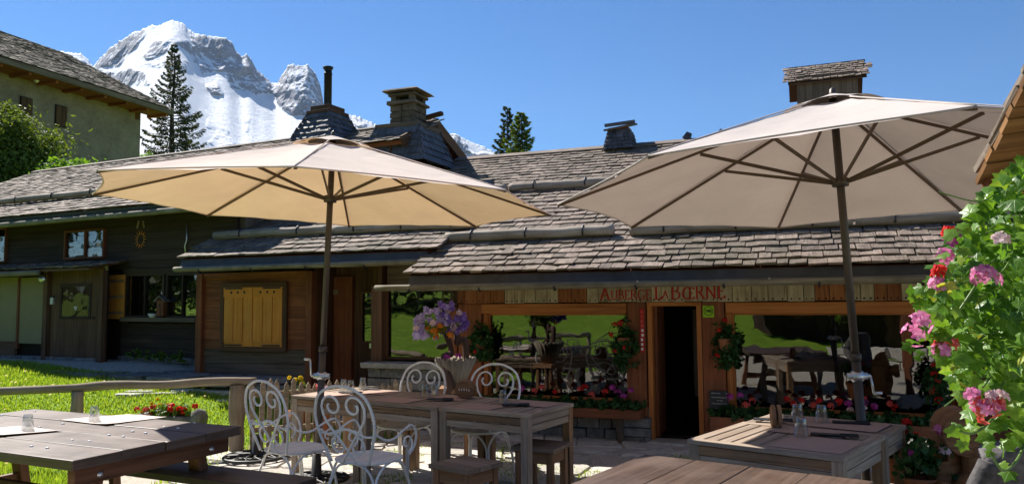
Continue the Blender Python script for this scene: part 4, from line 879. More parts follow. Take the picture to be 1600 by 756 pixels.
x, z = CH.at(157, 419, pw - .03); MB().box((x + .12, pw - .02, z), (.13, .01, .08)).build('number_plate', MAT['blind'], chalet)
stones(chalet, -1.0, W1, .35, .78, -.06, .12, .14, (.25, .5)); stones(chalet, xd0 - 3, -.98, .35, .76, pw - .04, .1, .14, (.3, .6))
x, z = CH.at(85, 470, pw - .08); lt = thing('wall_lamp', 'small lit-glass wall lamp on the post beside the dark chalet door', 'lamp', CH.w(x, pw - .12, z)); MB().box((0, 0, 0), (.05, .05, .12)).build('lamp_glass', MAT['curtain'], lt); MB().box((0, 0, .075), (.07, .07, .025), taper=.4).build('lamp_cap', MAT['black'], lt)
x, z = CH.at(62, 433, pw - .25); sp = thing('outdoor_speaker', 'round grey lamp head under the porch roof of the dark chalet', 'lamp', CH.w(x, pw - .2, z - .03)); MB().lathe([(0, -.04), (.05, -.035), (.075, 0), (.05, .03), (0, .04)], n=14, R=rotx(PI / 2)).build('shade', MAT['chrome'], sp); MB().tube([(0, 0, .05), (0, .1, .09)], .012, 6).build('bracket', MAT['iron'], sp)
# bird house and bowl on the sill
x, z = CH.at(252, 496, -.12); bh = thing('bird_house', 'little wooden bird house standing on the dark chalet window sill', 'bird house', CH.w(x, -.11, z + .01), -CH.a)
MB().box((0, 0, .15), (.16, .09, .26)).build('box', MAT['annex'], bh); m = MB(); m.bar((-.13, 0, .26), (0, 0, .36), .14, .02); m.bar((.13, 0, .26), (0, 0, .358), .14, .02); m.build('roof', MAT['shingle'], bh); MB().lathe([(.0, .0), (.025, .001)], n=12, R=rotx(PI / 2)).build('hole', MAT['black'], bh, loc=(0, -.047, .2))
x, z = CH.at(238, 497, -.12); bo = thing('bowl', 'small white bowl on the dark chalet window sill', 'bowl', CH.w(x, -.115, z + .01)); MB().lathe([(.03, 0), (.05, .012), (.085, .07), (.075, .068), (.04, .02), (0, .015)], n=18).build('bowl_body', MAT['white'], bo); bo_c = bo

# ---------------------------------------------------------------- the ochre house behind
QA = math.atan2(.307, .925); QF = Frame((-16.2, 33.0), math.degrees(-PI / 2 + QA))   # x runs away from the camera along its wall
# its own x axis points away from us, y axis to the left into the house
QF.e = np.array([.307, .925, 0]) / math.hypot(.307, .925); QF.n = np.array([-QF.e[1], QF.e[0], 0]); QF.m = Matrix(((QF.e[0], QF.n[0], 0, QF.o[0]), (QF.e[1], QF.n[1], 0, QF.o[1]), (0, 0, 1, 0), (0, 0, 0, 1)))
och = thing('ochre_house', 'tall ochre plastered house with brown eaves and two dark shutters, top left', 'house', mtx=QF.m)
def QZ(u, v, b=0.0):
    d = ray(u, v); P = EYE + d * np.dot(QF.o + QF.n * b - EYE, QF.n) / np.dot(d, QF.n); return QF.loc(P)
c0 = QZ(218, 250)[0]; e1 = QZ(268, 180, -1.0); e2 = QZ(100, 123, -1.0); ez = (e1[2] + e2[2]) / 2; ex = e1[0]
MB().box(((c0 - 16) / 2 - 0, 5, ez / 2 + .1), (16 + c0, 10, ez + .6)).build('wall', MAT['plaster'], och)
m = MB(); qs = math.radians(27); x0, x1 = c0 - 16.5, ex; pts = [(x0, -1.0, ez), (x1, -1.0, ez), (x1, 5, ez + 6 * math.tan(qs)), (x0, 5, ez + 6 * math.tan(qs))]; m.add([*[(x, y, z + .14) for x, y, z in pts], *pts], BOXF)
pt2 = [(x1, 5, ez + 6 * math.tan(qs)), (x0, 5, ez + 6 * math.tan(qs)), (x0, 11, ez), (x1, 11, ez)]; m.add([*[(x, y, z + .14) for x, y, z in pt2[::1]], *pt2], BOXF)
m.prism([(.0, ez - .4), (10, ez - .4), (10, ez + .3), (5, ez + 6 * math.tan(qs) - .2), (0, ez + .3)], -.3, (c0 - .02, 0, 0), (0, 1, 0), (0, 0, 1)); qr = m.build('roof', MAT['rafter'], och)
lay(qr, courses(x0, x1, -1.05, ez + .14, qs, 7.2, .24, .45, .03, (.16, .3)), 'shingle', 240, QF, .45, .03)
MB().box(((x0 + x1) / 2, -1.06, ez + .02), (x1 - x0, .10, .2)).build('eave_board', MAT['annex_grey'], qr); MB().box(((x0 + x1) / 2, -.45, ez - .05), (x1 - x0 - .4, .9, .05)).build('soffit', MAT['rafter'], qr)
for x in np.arange(x0 + .5, x1, 1.1): MB().bar((x, -.95, ez - .1), (x, .1, ez - .1), .12, .14).build('rafter_end', MAT['rafter'], qr)
for u0, v0, u1, v1 in ((31, 150, 48, 183), (86, 163, 102, 197)):
    a = QZ(u0, v0); c = QZ(u1, v1); b2 = QZ(u0, v1); zt, zb = a[2], b2[2]; f = MB().box(((a[0] + c[0]) / 2, -.01, (zt + zb) / 2), (c[0] - a[0], .08, zt - zb)).build('window', MAT['black'], och)
    for q in (.25, .75): MB().box((a[0] + (c[0] - a[0]) * q, -.07, (zt + zb) / 2), ((c[0] - a[0]) * .46, .04, zt - zb - .08)).build('shutter', MAT['porch'], f)
a = QZ(52, 127, -.1); MB().lathe([(.0, .09), (.09, .05), (.1, 0), (.04, -.08)], n=12).build('eave_lamp', MAT['white'], och, loc=(a[0], -.25, a[2]))
a = QZ(5, 70, .3); MB().lathe([(.10, -1), (.10, 0), (.18, .02), (.18, .1), (.02, .16)], n=12).build('roof_vent', MAT['iron'], och, loc=(a[0], .9, a[2] - .1))

# ---------------------------------------------------------------- trees and bushes
def spruce(name, label, cat, x, y, top, r, nb, low=.1, droop=.5, seed=1, dense=1.0, mt='needle', twig=1.0, group=None):
    """trunk, then whorls of drooping branches hung with sprays of needles"""
    g = np.random.default_rng(seed); z0 = float(H(x, y)); hh = top - z0
    t = thing(name, label, cat, (x, y, z0), 0, group); P = np.array([[.04 * math.sin(k * 1.3), .04 * math.cos(k * 1.7), hh * k / 12] for k in range(13)])
    tm = MB().tube(P, np.linspace(r * .085 + .02, .012, 13), 8); fol = []
    for k in range(nb):
        f = low + (1 - low) * (k + g.random()) / nb; z = hh * f; L = r * (1 - f) ** .85 * g.uniform(.55, 1.12) + .06; a = k * 2.399 + g.uniform(-.5, .5)
        n = 9; s_ = np.linspace(0, 1, n); up = .25 * (1 - f) ; dz = L * ((f - .45) * .9 * s_ - droop * (1 - f) * s_ ** 2 * 1.0 + .28 * s_ ** 4)
        bx = np.stack([L * s_ * math.cos(a), L * s_ * math.sin(a), z + dz], -1); tm.tube(bx, np.linspace(.012 + .012 * L, .004, n), 4, cap=False)
        m = int((34 + 52 * L) * dense); u = g.uniform(.06, 1, m) ** .8; q = np.stack([np.interp(u, s_, bx[:, i]) for i in range(3)], -1)
        side = g.choice([-1, 1], m) * g.uniform(.05, .42, m) * L * (1.02 - u) ** .6 * .9 + g.normal(0, .02, m); per = np.array([-math.sin(a), math.cos(a), 0]); rad = np.array([math.cos(a), math.sin(a), 0])
        q = q + per * side[:, None]; q[:, 2] -= np.abs(side) * droop * .6 + g.uniform(0, .05, m); ln = g.uniform(.09, .24, m) * twig * (.6 + .5 * L / r); wd = ln * g.uniform(.22, .42, m)
        d = rad * g.uniform(.2, 1, m)[:, None] + per * (np.sign(side) * g.uniform(.1, .9, m))[:, None]; d[:, 2] -= g.uniform(.15, 1.1, m) * droop; d /= np.linalg.norm(d, axis=1)[:, None]
        w = np.cross(d, g.normal(size=(m, 3))); w /= np.linalg.norm(w, axis=1)[:, None]; w *= wd[:, None] / 2; l = d * ln[:, None]
        fol.append(np.stack([q, q + l * .45 + w, q + l, q + l * .45 - w], 1))
    tm.build('trunk', MAT['bark'], t); MB().polys(np.concatenate(fol)).build('crown', MAT[mt], t, kind='stuff'); return t
def clump_crown(c, rad, nc, nl, size, g, flat=1.0, hollow=.35, tall=0):
    """leaf faces gathered in clumps that are spread unevenly through a crown"""
    out = []
    for k in range(nc):
        d = g.normal(size=3); d /= np.linalg.norm(d); rr = (hollow + (1 - hollow) * g.random() ** .6) * (1 + .22 * math.sin(5 * d[0] + 3 * d[2] + 4 * d[1])); p = np.array(c) + d * rr * np.array(rad); cr = g.uniform(.10, .24) * np.mean(rad)
        m = int(nl * g.uniform(.5, 1.5)); q = p + g.normal(size=(m, 3)) * cr * np.array([1, 1, .7]); nrm = g.normal(size=(m, 3)) + d * 1.1 + np.array([0, 0, .6]); nrm /= np.linalg.norm(nrm, axis=1)[:, None]
        out.append(leaf_faces(q, nrm, size * g.uniform(.6, 1.3, m), g, flat))
    return np.concatenate(out)
def leaf_faces(q, nrm, s_, g, asp=1.0):
    m = len(q); t = np.cross(nrm, g.normal(size=(m, 3))); t /= np.linalg.norm(t, axis=1)[:, None] + 1e-9; b = np.cross(nrm, t); s_ = s_[:, None]; t = t * s_; b = b * s_ * .62 * asp
    f = nrm * s_ * .16
    return np.stack([q - t * .5, q - t * .1 + b * .5 - f, q + t * .3 + b * .36 - f, q + t * .58, q + t * .3 - b * .36 - f, q - t * .1 - b * .5 - f], 1)
def bush(name, label, cat, x, y, zc, rad, nc, nl, size, mt, seed, asp=1.0, group=None):
    g = np.random.default_rng(seed); z0 = float(H(x, y)); t = thing(name, label, cat, (x, y, z0), 0, group); tm = MB(); c = np.array([0, 0, zc - z0])
    for k in range(7):
        a = k * .9; e = c + np.array([math.cos(a) * rad[0] * .7, math.sin(a) * rad[1] * .7, rad[2] * g.uniform(-.2, .7)]); tm.tube(curve([(0, 0, -.05), (.1 * math.cos(a), .1 * math.sin(a), e[2] * .45), e], 10), np.linspace(.07, .015, 10), 6)
    tm.build('trunk', MAT['bark'], t); MB().polys(clump_crown(c, rad, nc, nl, size, g, asp)).build('crown', MAT[mt], t, kind='stuff'); return t
P = aty(267, 300, 41); spruce('spruce_tree', 'tall dark sparse spruce rising beyond the ochre house against the snowy mountain', 'tree', P[0], 41, aty(264, 70, 41)[2], 4.1, 190, .10, .62, 4, 2.3, twig=1.15)
P = aty(793, 300, 31); spruce('spruce_tree', 'thin-topped small spruce behind the inn ridge, left one of the pair', 'tree', P[0], 31, aty(793, 167, 31)[2], 1.9, 120, .12, .16, 9, 3.0, 'needle', .95)
P = aty(815, 300, 30); spruce('spruce_tree', 'fuller green spruce behind the inn ridge, right one of the pair', 'tree', P[0], 30, aty(813, 176, 30)[2], 2.5, 170, .10, .12, 14, 3.0, 'needle_fresh', 1.0)
P = aty(18, 300, 23); bush('conifer_tree', 'broad bushy green conifer in front of the ochre house behind the dark chalet', 'tree', P[0], 23, 5.75, (1.35, 1.3, 1.65), 260, 120, .15, 'needle_fresh', 21, .6)
P = aty(112, 300, 21); bush('shrub', 'bright fresh-green leafy shrub showing above the dark chalet roof', 'shrub', P[0], 21, 5.0, (.95, .8, .75), 80, 30, .12, 'leaf_bright', 5)
P = aty(226, 240, 38); bush('shrub', 'patch of bright leaves behind the corner of the ochre house', 'shrub', P[0], 38, 8.6, (1.2, .8, .5), 26, 22, .2, 'leaf_bright', 6)
# a little red-brown hut top seen between house and spruce
P = aty(228, 244, 36); hut = thing('shed', 'sliver of a red-brown wooden shed beside the ochre house wall', 'shed', (P[0], 36, 0)); MB().box((0, .6, 4.0), (1.2, 1.2, 8.0)).build('wall', MAT['rafter'], hut); MB().box((0, .6, 8.05), (1.5, 1.5, .1)).build('roof', MAT['shingle_dark'], hut)

# ---------------------------------------------------------------- sunshades
def parasol(label, c, R, ph, nrm, apex, mt, crank_z, crank_side, base_r):
    n = Vector(nrm).normalized(); foot = Vector(c) - n * (c[2] / n[2]); t = thing('parasol', label, 'parasol', foot, 0, 'big round parasols on the terrace')
    q = n.to_track_quat('Z', 'Y').to_matrix(); Rm = np.array(q); X = np.cross([0, 1, 0], np.array(n)); X /= np.linalg.norm(X); Yv = np.cross(np.array(n), X); B = np.column_stack([X, Yv, np.array(n)])
    h = (Vector(c) - foot).length; W = lambda P: np.asarray(P, float) @ B.T                          # own axes: pole along z from the foot
    rim = [np.array([R * math.cos(ph + k * PI / 4), R * math.sin(ph + k * PI / 4), h]) for k in range(8)]; ap = np.array([0, 0, h + apex])
    m = MB(); NS, NR = 10, 14; G = {}
    for k in range(8):
        a, b = rim[k], rim[(k + 1) % 8]; V = []
        for i in range(NR + 1):
            r = .14 + .86 * i / NR
            for j in range(NS + 1):
                s_ = j / NS; e = a * (1 - s_) + b * s_; sc_ = math.sin(PI * s_); p = ap + (e - ap) * r * (1 - .030 * sc_ * r ** 2)
                p[2] -= .035 * sc_ * math.sin(PI * min(1, r * .8)) + .02 * (1 - r) ** 2; p[2] += .004 * math.sin(k * 5 + r * 31 + s_ * 9) * (1 - r) + .0045 * math.sin(s_ * 21 + k * 2.7 + r * 6) * r * sc_
                V.append(p)
        F = [(i * (NS + 1) + j, (i + 1) * (NS + 1) + j, (i + 1) * (NS + 1) + j + 1, i * (NS + 1) + j + 1) for i in range(NR) for j in range(NS)]
        m.add(W(V), F, v=.5, sm=True)
    cn = m.build('canopy', MAT[mt], t)
    hm = MB()                                                                                         # hem
    for k in range(8):
        a, b = rim[k], rim[(k + 1) % 8]; hm.tube(W([ap + ((a * (1 - s_) + b * s_) - ap) * (1 - .030 * math.sin(PI * s_)) - np.array([0, 0, .006]) for s_ in np.linspace(0, 1, 9)]), .007, 5, v=.5)
        a_ = ap + (a - ap) * .15; hm.tube(W([a_ + (a - a_) * q + np.array([0, 0, .006 - .004 * q]) for q in np.linspace(0, 1, 8)]), .0055, 5, v=.5)
    hm.build('hem', MAT[mt], cn)
    vm = MB()                                                                                         # raised vent cap
    for k in range(8):
        a, b = rim[k], rim[(k + 1) % 8]; V = []
        for i in range(6):
            for j in range(9):
                s_ = j / 8; e = a * (1 - s_) + b * s_; r = .005 + .175 * i / 5; p = ap + (e - ap) * r; p[2] += .022 + .022 * math.sin(PI * s_) * (i / 5) ** 2 - .008 * (i / 5); V.append(p)
        vm.add(W(V), [(i * 9 + j, (i + 1) * 9 + j, (i + 1) * 9 + j + 1, i * 9 + j + 1) for i in range(5) for j in range(8)], v=.5, sm=True)
    vm.build('vent', MAT[mt], cn); MB().lathe([(.24, h + apex - .062), (.03, h + apex - .01)], n=16, R=B).build('vent_shade_cone', MAT['ribs'], cn)  # brown cone stands in for the shade seen inside the vent gap
    pl = MB(); pl.tube(W([(0, 0, .0), (0, 0, 1.25)]), .034, 14); pl.tube(W([(0, 0, 1.25), (0, 0, h + apex - .02)]), .030, 14); pl.lathe([(.03, 0), (.042, .0), (.042, .05), (.03, .05)], W([(0, 0, 1.22)])[0], 14, R=B); pl.lathe([(.0, .07), (.022, .05), (.03, .0)], W([(0, 0, h + apex)])[0], 12, R=B)
    pl.build('pole', MAT['pole'], t); hz = h + .06; hb = MB().lathe([(.03, -.04), (.062, -.04), (.062, .02), (.03, .03)], W([(0, 0, hz)])[0], 16, R=B); hb.lathe([(.03, -.05), (.055, -.05), (.055, .0), (.03, .0)], W([(0, 0, h + apex - .06)])[0], 16, R=B); hb.build('hub', MAT['pole'], t)
    for k in range(8):
        e = rim[k]; a0 = ap + (e - ap) * .03 - np.array([0, 0, .05]); a1 = e - np.array([0, 0, .016]); r = MB().bar(W([a0])[0], W([a1])[0], .018, .020, np.array(n)).build('rib', MAT['ribs'], t)
        d = e - ap; d[2] = 0; d /= np.linalg.norm(d); s0 = np.array([d[0] * .05, d[1] * .05, hz - .01]); s1 = a0 + (a1 - a0) * .46 - np.array([0, 0, .015]); MB().bar(W([s0])[0], W([s1])[0], .013, .026, np.array(n)).build('strut', MAT['ribs'], r)
    cr = MB(); z = crank_z; s_ = crank_side; cr.lathe([(.0, -.04), (.04, -.04), (.045, .0), (.04, .04), (0, .04)], W([(0, 0, z)])[0], 14, R=B @ roty(PI / 2)); cr.tube(W([(-.075 , 0, z), (.075, 0, z)]), .026, 12); cr.tube(W([(s_ * .07, -.0, z), (s_ * .10, 0, z + .0)]), .012, 8)
    cr.tube(W([(s_ * .10, 0, z), (s_ * .115, 0, z + (.15 if s_ < 0 else -.13))]), .009, 8); cr.tube(W([(s_ * .115, 0, z + (.15 if s_ < 0 else -.13)), (s_ * .175, 0, z + (.155 if s_ < 0 else -.13))]), .011, 8); cr.build('crank', MAT['chrome'], t)
    iron_base('parasol_base', None, None, (0, 0), base_r, t); return t
def iron_base(name, label, cat, xy, r, parent=None):
    m = MB(); th = np.linspace(0, 2 * PI, 40)
    m.tube([(r * math.cos(q), r * math.sin(q), .03) for q in th], .018, 6); m.tube([(r * .62 * math.cos(q), r * .62 * math.sin(q), .04) for q in th], .010, 5)
    for k in range(12):
        a = k * PI / 6; e = np.array([math.cos(a), math.sin(a), 0]); p = np.array([-e[1], e[0], 0])
        m.tube(curve([e * .05 + [0, 0, .055], e * r * .45 + p * r * .13 + [0, 0, .05], e * r * .97 + [0, 0, .035]], 12), .010, 5); m.tube(curve([e * .05 + [0, 0, .055], e * r * .45 - p * r * .13 + [0, 0, .05], e * r * .97 + [0, 0, .035]], 12), .010, 5)
    m.lathe([(.07, .0), (.075, .05), (.05, .07), (.04, .26), (.03, .26)], n=16)
    if parent is not None: return m.build(name, MAT['iron'], parent)
    t = thing(name, label, cat, (xy[0], xy[1], float(H(*xy)) + .02)); m.build('base_plate', MAT['iron'], t); return t
kl, kr_ = 1.025, 1.06
def about_eye(P, k): return tuple(EYE + (np.array(P) - EYE) * k)
parasol('tan parasol with warm glowing underside, left one of the two big parasols', about_eye((-1.727, 7.251, 2.618), kl), 2.132 * kl, .125, (.039, .003, 1), .644 * kl, 'canopy_tan', .99, -1, .29)
parasol('grey-taupe parasol over the slatted tables in front of the inn, right one of the two', about_eye((2.425, 5.613, 2.492), kr_), 2.09 * kr_, -.118, (-.025, .048, 1), .705 * kr_, 'canopy_taupe', 1.10, 1, .29)
p = atz(400, 715, .03); iron_base('umbrella_stand', 'round dark iron lattice base without a parasol beside the picket fence', 'parasol base', (p[0], p[1]), .33)

# ---------------------------------------------------------------- tables
def teak_table(label, o, rz, w, d, h=.77, group=None):
    """top frame, slats, double apron boards, four legs; x along the front, y to the back"""
    t = thing('slatted_table', label, 'table', (o[0], o[1], 0), rz, group); T = .03; fw = .075
    fm_ = MB(); fm_.box((0, -d / 2 + fw / 2, h - T / 2), (w, fw, T), jit=.001); fm_.box((0, d / 2 - fw / 2, h - T / 2), (w, fw, T), jit=.001)
    for s_ in (-1, 1): fm_.box((s_ * (w / 2 - fw / 2), 0, h - T / 2 - .001), (fw, d - 2 * fw - .003, T), jit=.001)
    fm_.build('top_frame', MAT['teak'], t, bevel=.004); n = int(round((w - 2 * fw) / .092)); sw = (w - 2 * fw) / n
    for k in range(n): MB().box((-w / 2 + fw + sw * (k + .5), 0, h - T / 2 - .002), (sw - .017, d - 2 * fw - .004, T - .006)).build('slat', MAT['teak'], t, bevel=.003)
    for k in (0, 1):
        z = h - T - .034 - k * .063
        for s_ in (-1, 1):
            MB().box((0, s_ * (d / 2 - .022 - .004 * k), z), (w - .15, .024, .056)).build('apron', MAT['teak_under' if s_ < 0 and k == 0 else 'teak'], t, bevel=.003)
            MB().box((s_ * (w / 2 - .022 - .004 * k), 0, z), (.024, d - .15, .056)).build('apron', MAT['teak'], t, bevel=.003)
    for sx in (-1, 1):
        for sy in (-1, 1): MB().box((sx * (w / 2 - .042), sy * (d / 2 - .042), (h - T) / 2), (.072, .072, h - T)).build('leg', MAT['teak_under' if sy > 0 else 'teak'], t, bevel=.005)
    return t
A, Bq, Cq = atz(454, 617, .77), atz(826, 648, .77), atz(914, 631, .77); ex_ = (Bq - A) / np.linalg.norm(Bq - A); LT = np.linalg.norm(Bq - A) / 3; ang = math.atan2(ex_[1], ex_[0]); ey_ = np.array([-ex_[1], ex_[0], 0]); DT = .80
ROW = lambda x, y, z=.77: A + ex_ * x + ey_ * y + np.array([0, 0, z - .77])
for k, lb in enumerate(('weathered slatted table at the left end of the row of three by the tan parasol', 'middle slatted table in the row of three, under two upturned tumblers', 'slatted table at the right end of the row of three, nearest the stools')):
    c = ROW(LT * (k + .5), DT / 2); teak_table(lb, c, ang, LT - .012, DT, .77, 'slatted tables in a row')
RA, RB_, RC = atz(1095, 684, .77), atz(1339, 722, .77), atz(1394, 660, .77); rx = (RB_ - RA); rw = np.linalg.norm(rx); rx = rx / rw; ry = np.array([-rx[1], rx[0], 0]); RD = atz(1195, 643, .77); rang = math.radians(-39.5); rx = np.array([math.cos(rang), math.sin(rang), 0]); ry = np.array([-rx[1], rx[0], 0])
rw = float((RB_ - RA + RC - RD) @ rx) / 2; rd_ = float((RD - RA + RC - RB_) @ ry) / 2; RA = (RA + RB_ + RC + RD) / 4 - rx * rw / 2 - ry * rd_ / 2
RT = lambda x, y, z=.77: RA + rx * x + ry * y + np.array([0, 0, z - .77])
d1 = rd_ * .62
teak_table('bigger, nearer slatted table of the pair under the taupe parasol', RT(rw / 2, d1 / 2), rang, rw, d1 - .008, .77, 'slatted tables under the taupe parasol'); teak_table('slatted table pushed behind another right below the inn window', RT(rw / 2, d1 + (rd_ - d1) / 2), rang, rw, rd_ - d1 - .008, .765, 'slatted tables under the taupe parasol')
def picnic(label, o, rz, L, W, nails, h=.76, ends=(1,)):
    t = thing('picnic_table', label, 'table', (o[0], o[1], 0), rz, 'heavy brown picnic tables'); n = 4; pw_ = W / n
    for k in range(n): MB().box((0, -W / 2 + pw_ * (k + .5), h - .03 + random.uniform(-.002, .002)), (L + random.uniform(-.012, .012), pw_ - .004, .062), jit=.0015).build('plank', MAT['picnic'], t, bevel=.006)
    for s_ in (-1, 1):
        xx = s_ * (L / 2 - .10)
        MB().box((xx, 0, h - .12), (.07, W - .12, .115)).build('cross_beam', MAT['picnic_leg'], t, bevel=.008)
        for sy in (-1, 1):
            MB().bar((xx - s_ * .075, sy * (W / 2 - .28), h - .07), (xx - s_ * .075, sy * (W / 2 - .16), 0), .08, .11, (1, 0, 0)).build('leg', MAT['picnic_leg'], t, bevel=.006)
            MB().lathe([(.0, .018), (.014, .014), (.02, .0)], n=10, R=roty(s_ * PI / 2)).build('bolt', MAT['chrome'], t, loc=(xx + s_ * .036, sy * (W / 2 - .23), h - .13))
        MB().box((xx - s_ * .075, 0, .22), (.05, W - .4, .09)).build('stretcher', MAT['picnic_leg'], t, bevel=.006)
    MB().box((0, .0, .30), (L - .35, .05, .1)).build('stretcher', MAT['picnic_leg'], t, bevel=.006)
    for (x, y) in nails: MB().lathe([(.012, -.002), (.012, .004), (.007, .008), (0, .009)], n=10).build('glint_screw_head', MAT['white'], t, loc=(x, y, h + .0005))  # white colour stands in for the sun glinting on metal screw heads
    return t
lx_ = np.array([.9, -.436, 0]); ly_ = np.array([.436, .9, 0]); Le = np.array([-2.355, 5.30, 0]); LL, LW = 2.5, 1.35; lang = math.atan2(lx_[1], lx_[0]); LO = Le - lx_ * LL / 2
px = [(190, 530), (285, 540), (435, 494), (538, 500), (657, 462), (743, 471), (800, 440), (878, 450), (990, 412), (1073, 421), (1172, 389), (1262, 392), (328, 295), (398, 300), (145, 315), (210, 320), (240, 415), (380, 393), (10, 343)]
nl_ = []
for a, b in px: q = atz(a / 3.8575, 560 + b / 3.8575, .76) - LO; nl_.append((float(q @ lx_), float(q @ ly_)))
nl_ = [(x, y) for x, y in nl_ if abs(x) < LL / 2 - .02 and abs(y) < LW / 2 - .02]
picnic('heavy brown plank table with screw heads whitened for glint and pale mats by the log rail', LO, lang, LL, LW, nl_)
FA, FB = atz(1008, 709, .76), atz(1366, 751, .76); fx = (FB - FA); fw_ = np.linalg.norm(fx); fx /= fw_; fy = np.array([-fx[1], fx[0], 0]); FL = 2.0; fo = (FA + FB) / 2 - fy * FL / 2; fang = math.atan2(fx[1], fx[0])
picnic('bare brown plank table with cracked boards in the bottom foreground', (fo[0], fo[1]), fang + PI / 2, FL, fw_, [])
bt = thing('bench', 'long plank bench beside the brown table with tumblers', 'bench', (0, 0, 0)); ba, bb = atz(235, 728, .45), atz(470, 760, .45); bd = lx_
bc = atz(310, 740, .45); MB().bar(bc - lx_ * 1.3, bc + lx_ * .95, .36, .05, jit=.002).build('seat', MAT['picnic'], bt, bevel=.006)
for s_ in (-1.05, .7):
    for q in (-.1, .1): MB().bar(bc + lx_ * s_ + ly_ * q - [0, 0, .03], np.array([*(bc + lx_ * s_ + ly_ * q * 1.4)[:2], 0]), .07, .05, lx_).build('leg', MAT['picnic_leg'], bt)
# stools
def stool(label, c, rz, s_=.41, h=.46):
    t = thing('stool', label, 'stool', (c[0], c[1], 0), rz, 'square wooden stools by the row of tables')
    for k in range(3): MB().box((0, -s_ / 2 + s_ / 3 * (k + .5), h - .018), (s_, s_ / 3 - .004, .036), jit=.0015).build('seat_board', MAT['stool_top'], t, bevel=.005)
    for sx in (-1, 1):
        for sy in (-1, 1): MB().box((sx * (s_ / 2 - .055), sy * (s_ / 2 - .055), (h - .036) / 2), (.055, .055, h - .036)).build('leg', MAT['stool'], t, bevel=.004)
        MB().box((sx * (s_ / 2 - .05), 0, h - .09), (.022, s_ - .165, .09)).build('apron', MAT['stool'], t); MB().box((0, sx * (s_ / 2 - .05), h - .09), (s_ - .165, .022, .09)).build('apron', MAT['stool'], t)
    return t
p = atz(728, 722, .46); stool('square wooden stool standing in front of the row of slatted tables', p, ang - .12); p = atz(846, 693, .46); stool('square wooden stool tucked behind the right end of the slatted table row', p, ang + .1, .40)
# scrolled white iron armchairs
def spiral(c, r0, r1, a0, a1, n=16): th = np.linspace(a0, a1, n); r = np.linspace(r0, r1, n); return [(c[0] + r[i] * math.cos(th[i]), c[1] + r[i] * math.sin(th[i])) for i in range(n)]
def iron_chair(label, c, face):
    """x across the back, y forward over the seat"""
    t = thing('garden_chair', label, 'chair', (c[0], c[1], 0), math.atan2(face[1], face[0]) - PI / 2, 'white scrolled iron chairs round the row of tables'); t.scale = (1.13, 1.08, 1.045); r = .0088; sh = .45
    bk = lambda P: [(x, -.02 - .11 * max(0, z - sh) / .55, z) for x, z in P]
    MB().tube(curve(bk([(-.16, sh), (-.225, .62), (-.255, .78), (-.21, .93), (-.1, 1.0), (0, 1.015), (.1, 1.0), (.21, .93), (.255, .78), (.225, .62), (.16, sh)]), 60), r * 1.15, 7).build('back_hoop', MAT['white_iron'], t)
    for s_ in (-1, 1):
        P = [(-s_ * .06, sh), (s_ * .06, .62), (s_ * .165, .76), (s_ * .185, .85)] + [(s_ * x, z) for x, z in spiral((.095, .865), .085, .030, .1, 6.9, 20)]
        MB().tube(curve(bk(P), 90), r, 6).build('back_scroll', MAT['white_iron'], t)
        P = [(s_ * .225, .66), (s_ * .15, .655), (s_ * .02, .70), (-s_ * .08, .67)] + [(-s_ * x, z) for x, z in spiral((.075, .575), .075, .022, 1.2, -4.9, 20)]
        MB().tube(curve([(x, y + .008, z) for x, y, z in bk(P)], 70), r * .9, 6).build('back_scroll', MAT['white_iron'], t)
        A3 = [(s_ * .235, -.05, .68), (s_ * .25, .05, .625), (s_ * .26, .14, .625), (s_ * .262, .24, .67), (s_ * .26, .34, .69), (s_ * .256, .40, .62), (s_ * .235, .405, .52), (s_ * .215, .37, .46)]
        MB().tube(curve(A3, 50), r, 6).build('arm', MAT['white_iron'], t)
        sp = spiral((.30, .56), .075, .02, -1.2, 4.6, 22); MB().tube(curve([(s_ * .245, y, z) for y, z in sp], 60), r * .85, 6).build('arm_scroll', MAT['white_iron'], t)
    th = np.linspace(0, 2 * PI, 41); sup = lambda q, k: (k * .215 * np.sign(math.cos(q)) * abs(math.cos(q)) ** .75, .19 + k * .205 * np.sign(math.sin(q)) * abs(math.sin(q)) ** .75)
    st = MB().tube([(*sup(q, 1.0), sh) for q in th], .012, 6).build('seat', MAT['white_iron'], t); m = MB()
    for x in np.arange(-.20, .201, .0165):
        yh = .205 * (max(0, 1 - (abs(x) / .215) ** 2.67)) ** .375; m.bar((x, .19 - yh, sh + .002), (x, .19 + yh, sh + .002), .0115, .004)
    for y in (.09, .19, .29): m.bar((-.2, y, sh - .003), (.2, y, sh - .003), .012, .004)
    m.build('seat_mesh', MAT['white_iron'], st, kind='stuff')
    for sx in (-1, 1):
        for sy in (-1, 1):
            cx, cy = sx * .185, .19 + sy * .175; m = MB(); lx2, ly2 = sx * .205, .19 + sy * .215
            m.tube(curve([(sx * .04, cy + sy * .015, sh - .01), (sx * .12, cy + sy * .012, sh - .035), (cx - sx * .01, cy + sy * .006, sh - .12), (lx2, ly2, .2), (lx2 + sx * .015, ly2 + sy * .015, .03)], 26), r, 6)
            m.tube(curve([(cx + sx * .02, .19 + sy * .03, sh - .01), (cx + sx * .02, .19 + sy * .11, sh - .035), (cx + sx * .01, cy - sy * .006, sh - .12), (lx2 + sx * .012, ly2 - sy * .012, .2), (lx2 + sx * .022, ly2 + sy * .005, .012)], 26), r, 6); m.lathe([(.0, 0), (.02, 0), (.016, .02), (0, .025)], (lx2 + sx * .018, ly2 + sy * .01, 0), 8); m.build('leg', MAT['white_iron'], t)
    return t
f = ey_[:2]; fr_ = np.array([ex_[0], ex_[1]])
iron_chair('white scrolled iron armchair before the table row, left one of the front pair', (-1.96, 6.42), f + fr_ * .12); iron_chair('white scrolled iron armchair before the table row, right one of the front pair', (-1.24, 5.98), f - fr_ * .05)
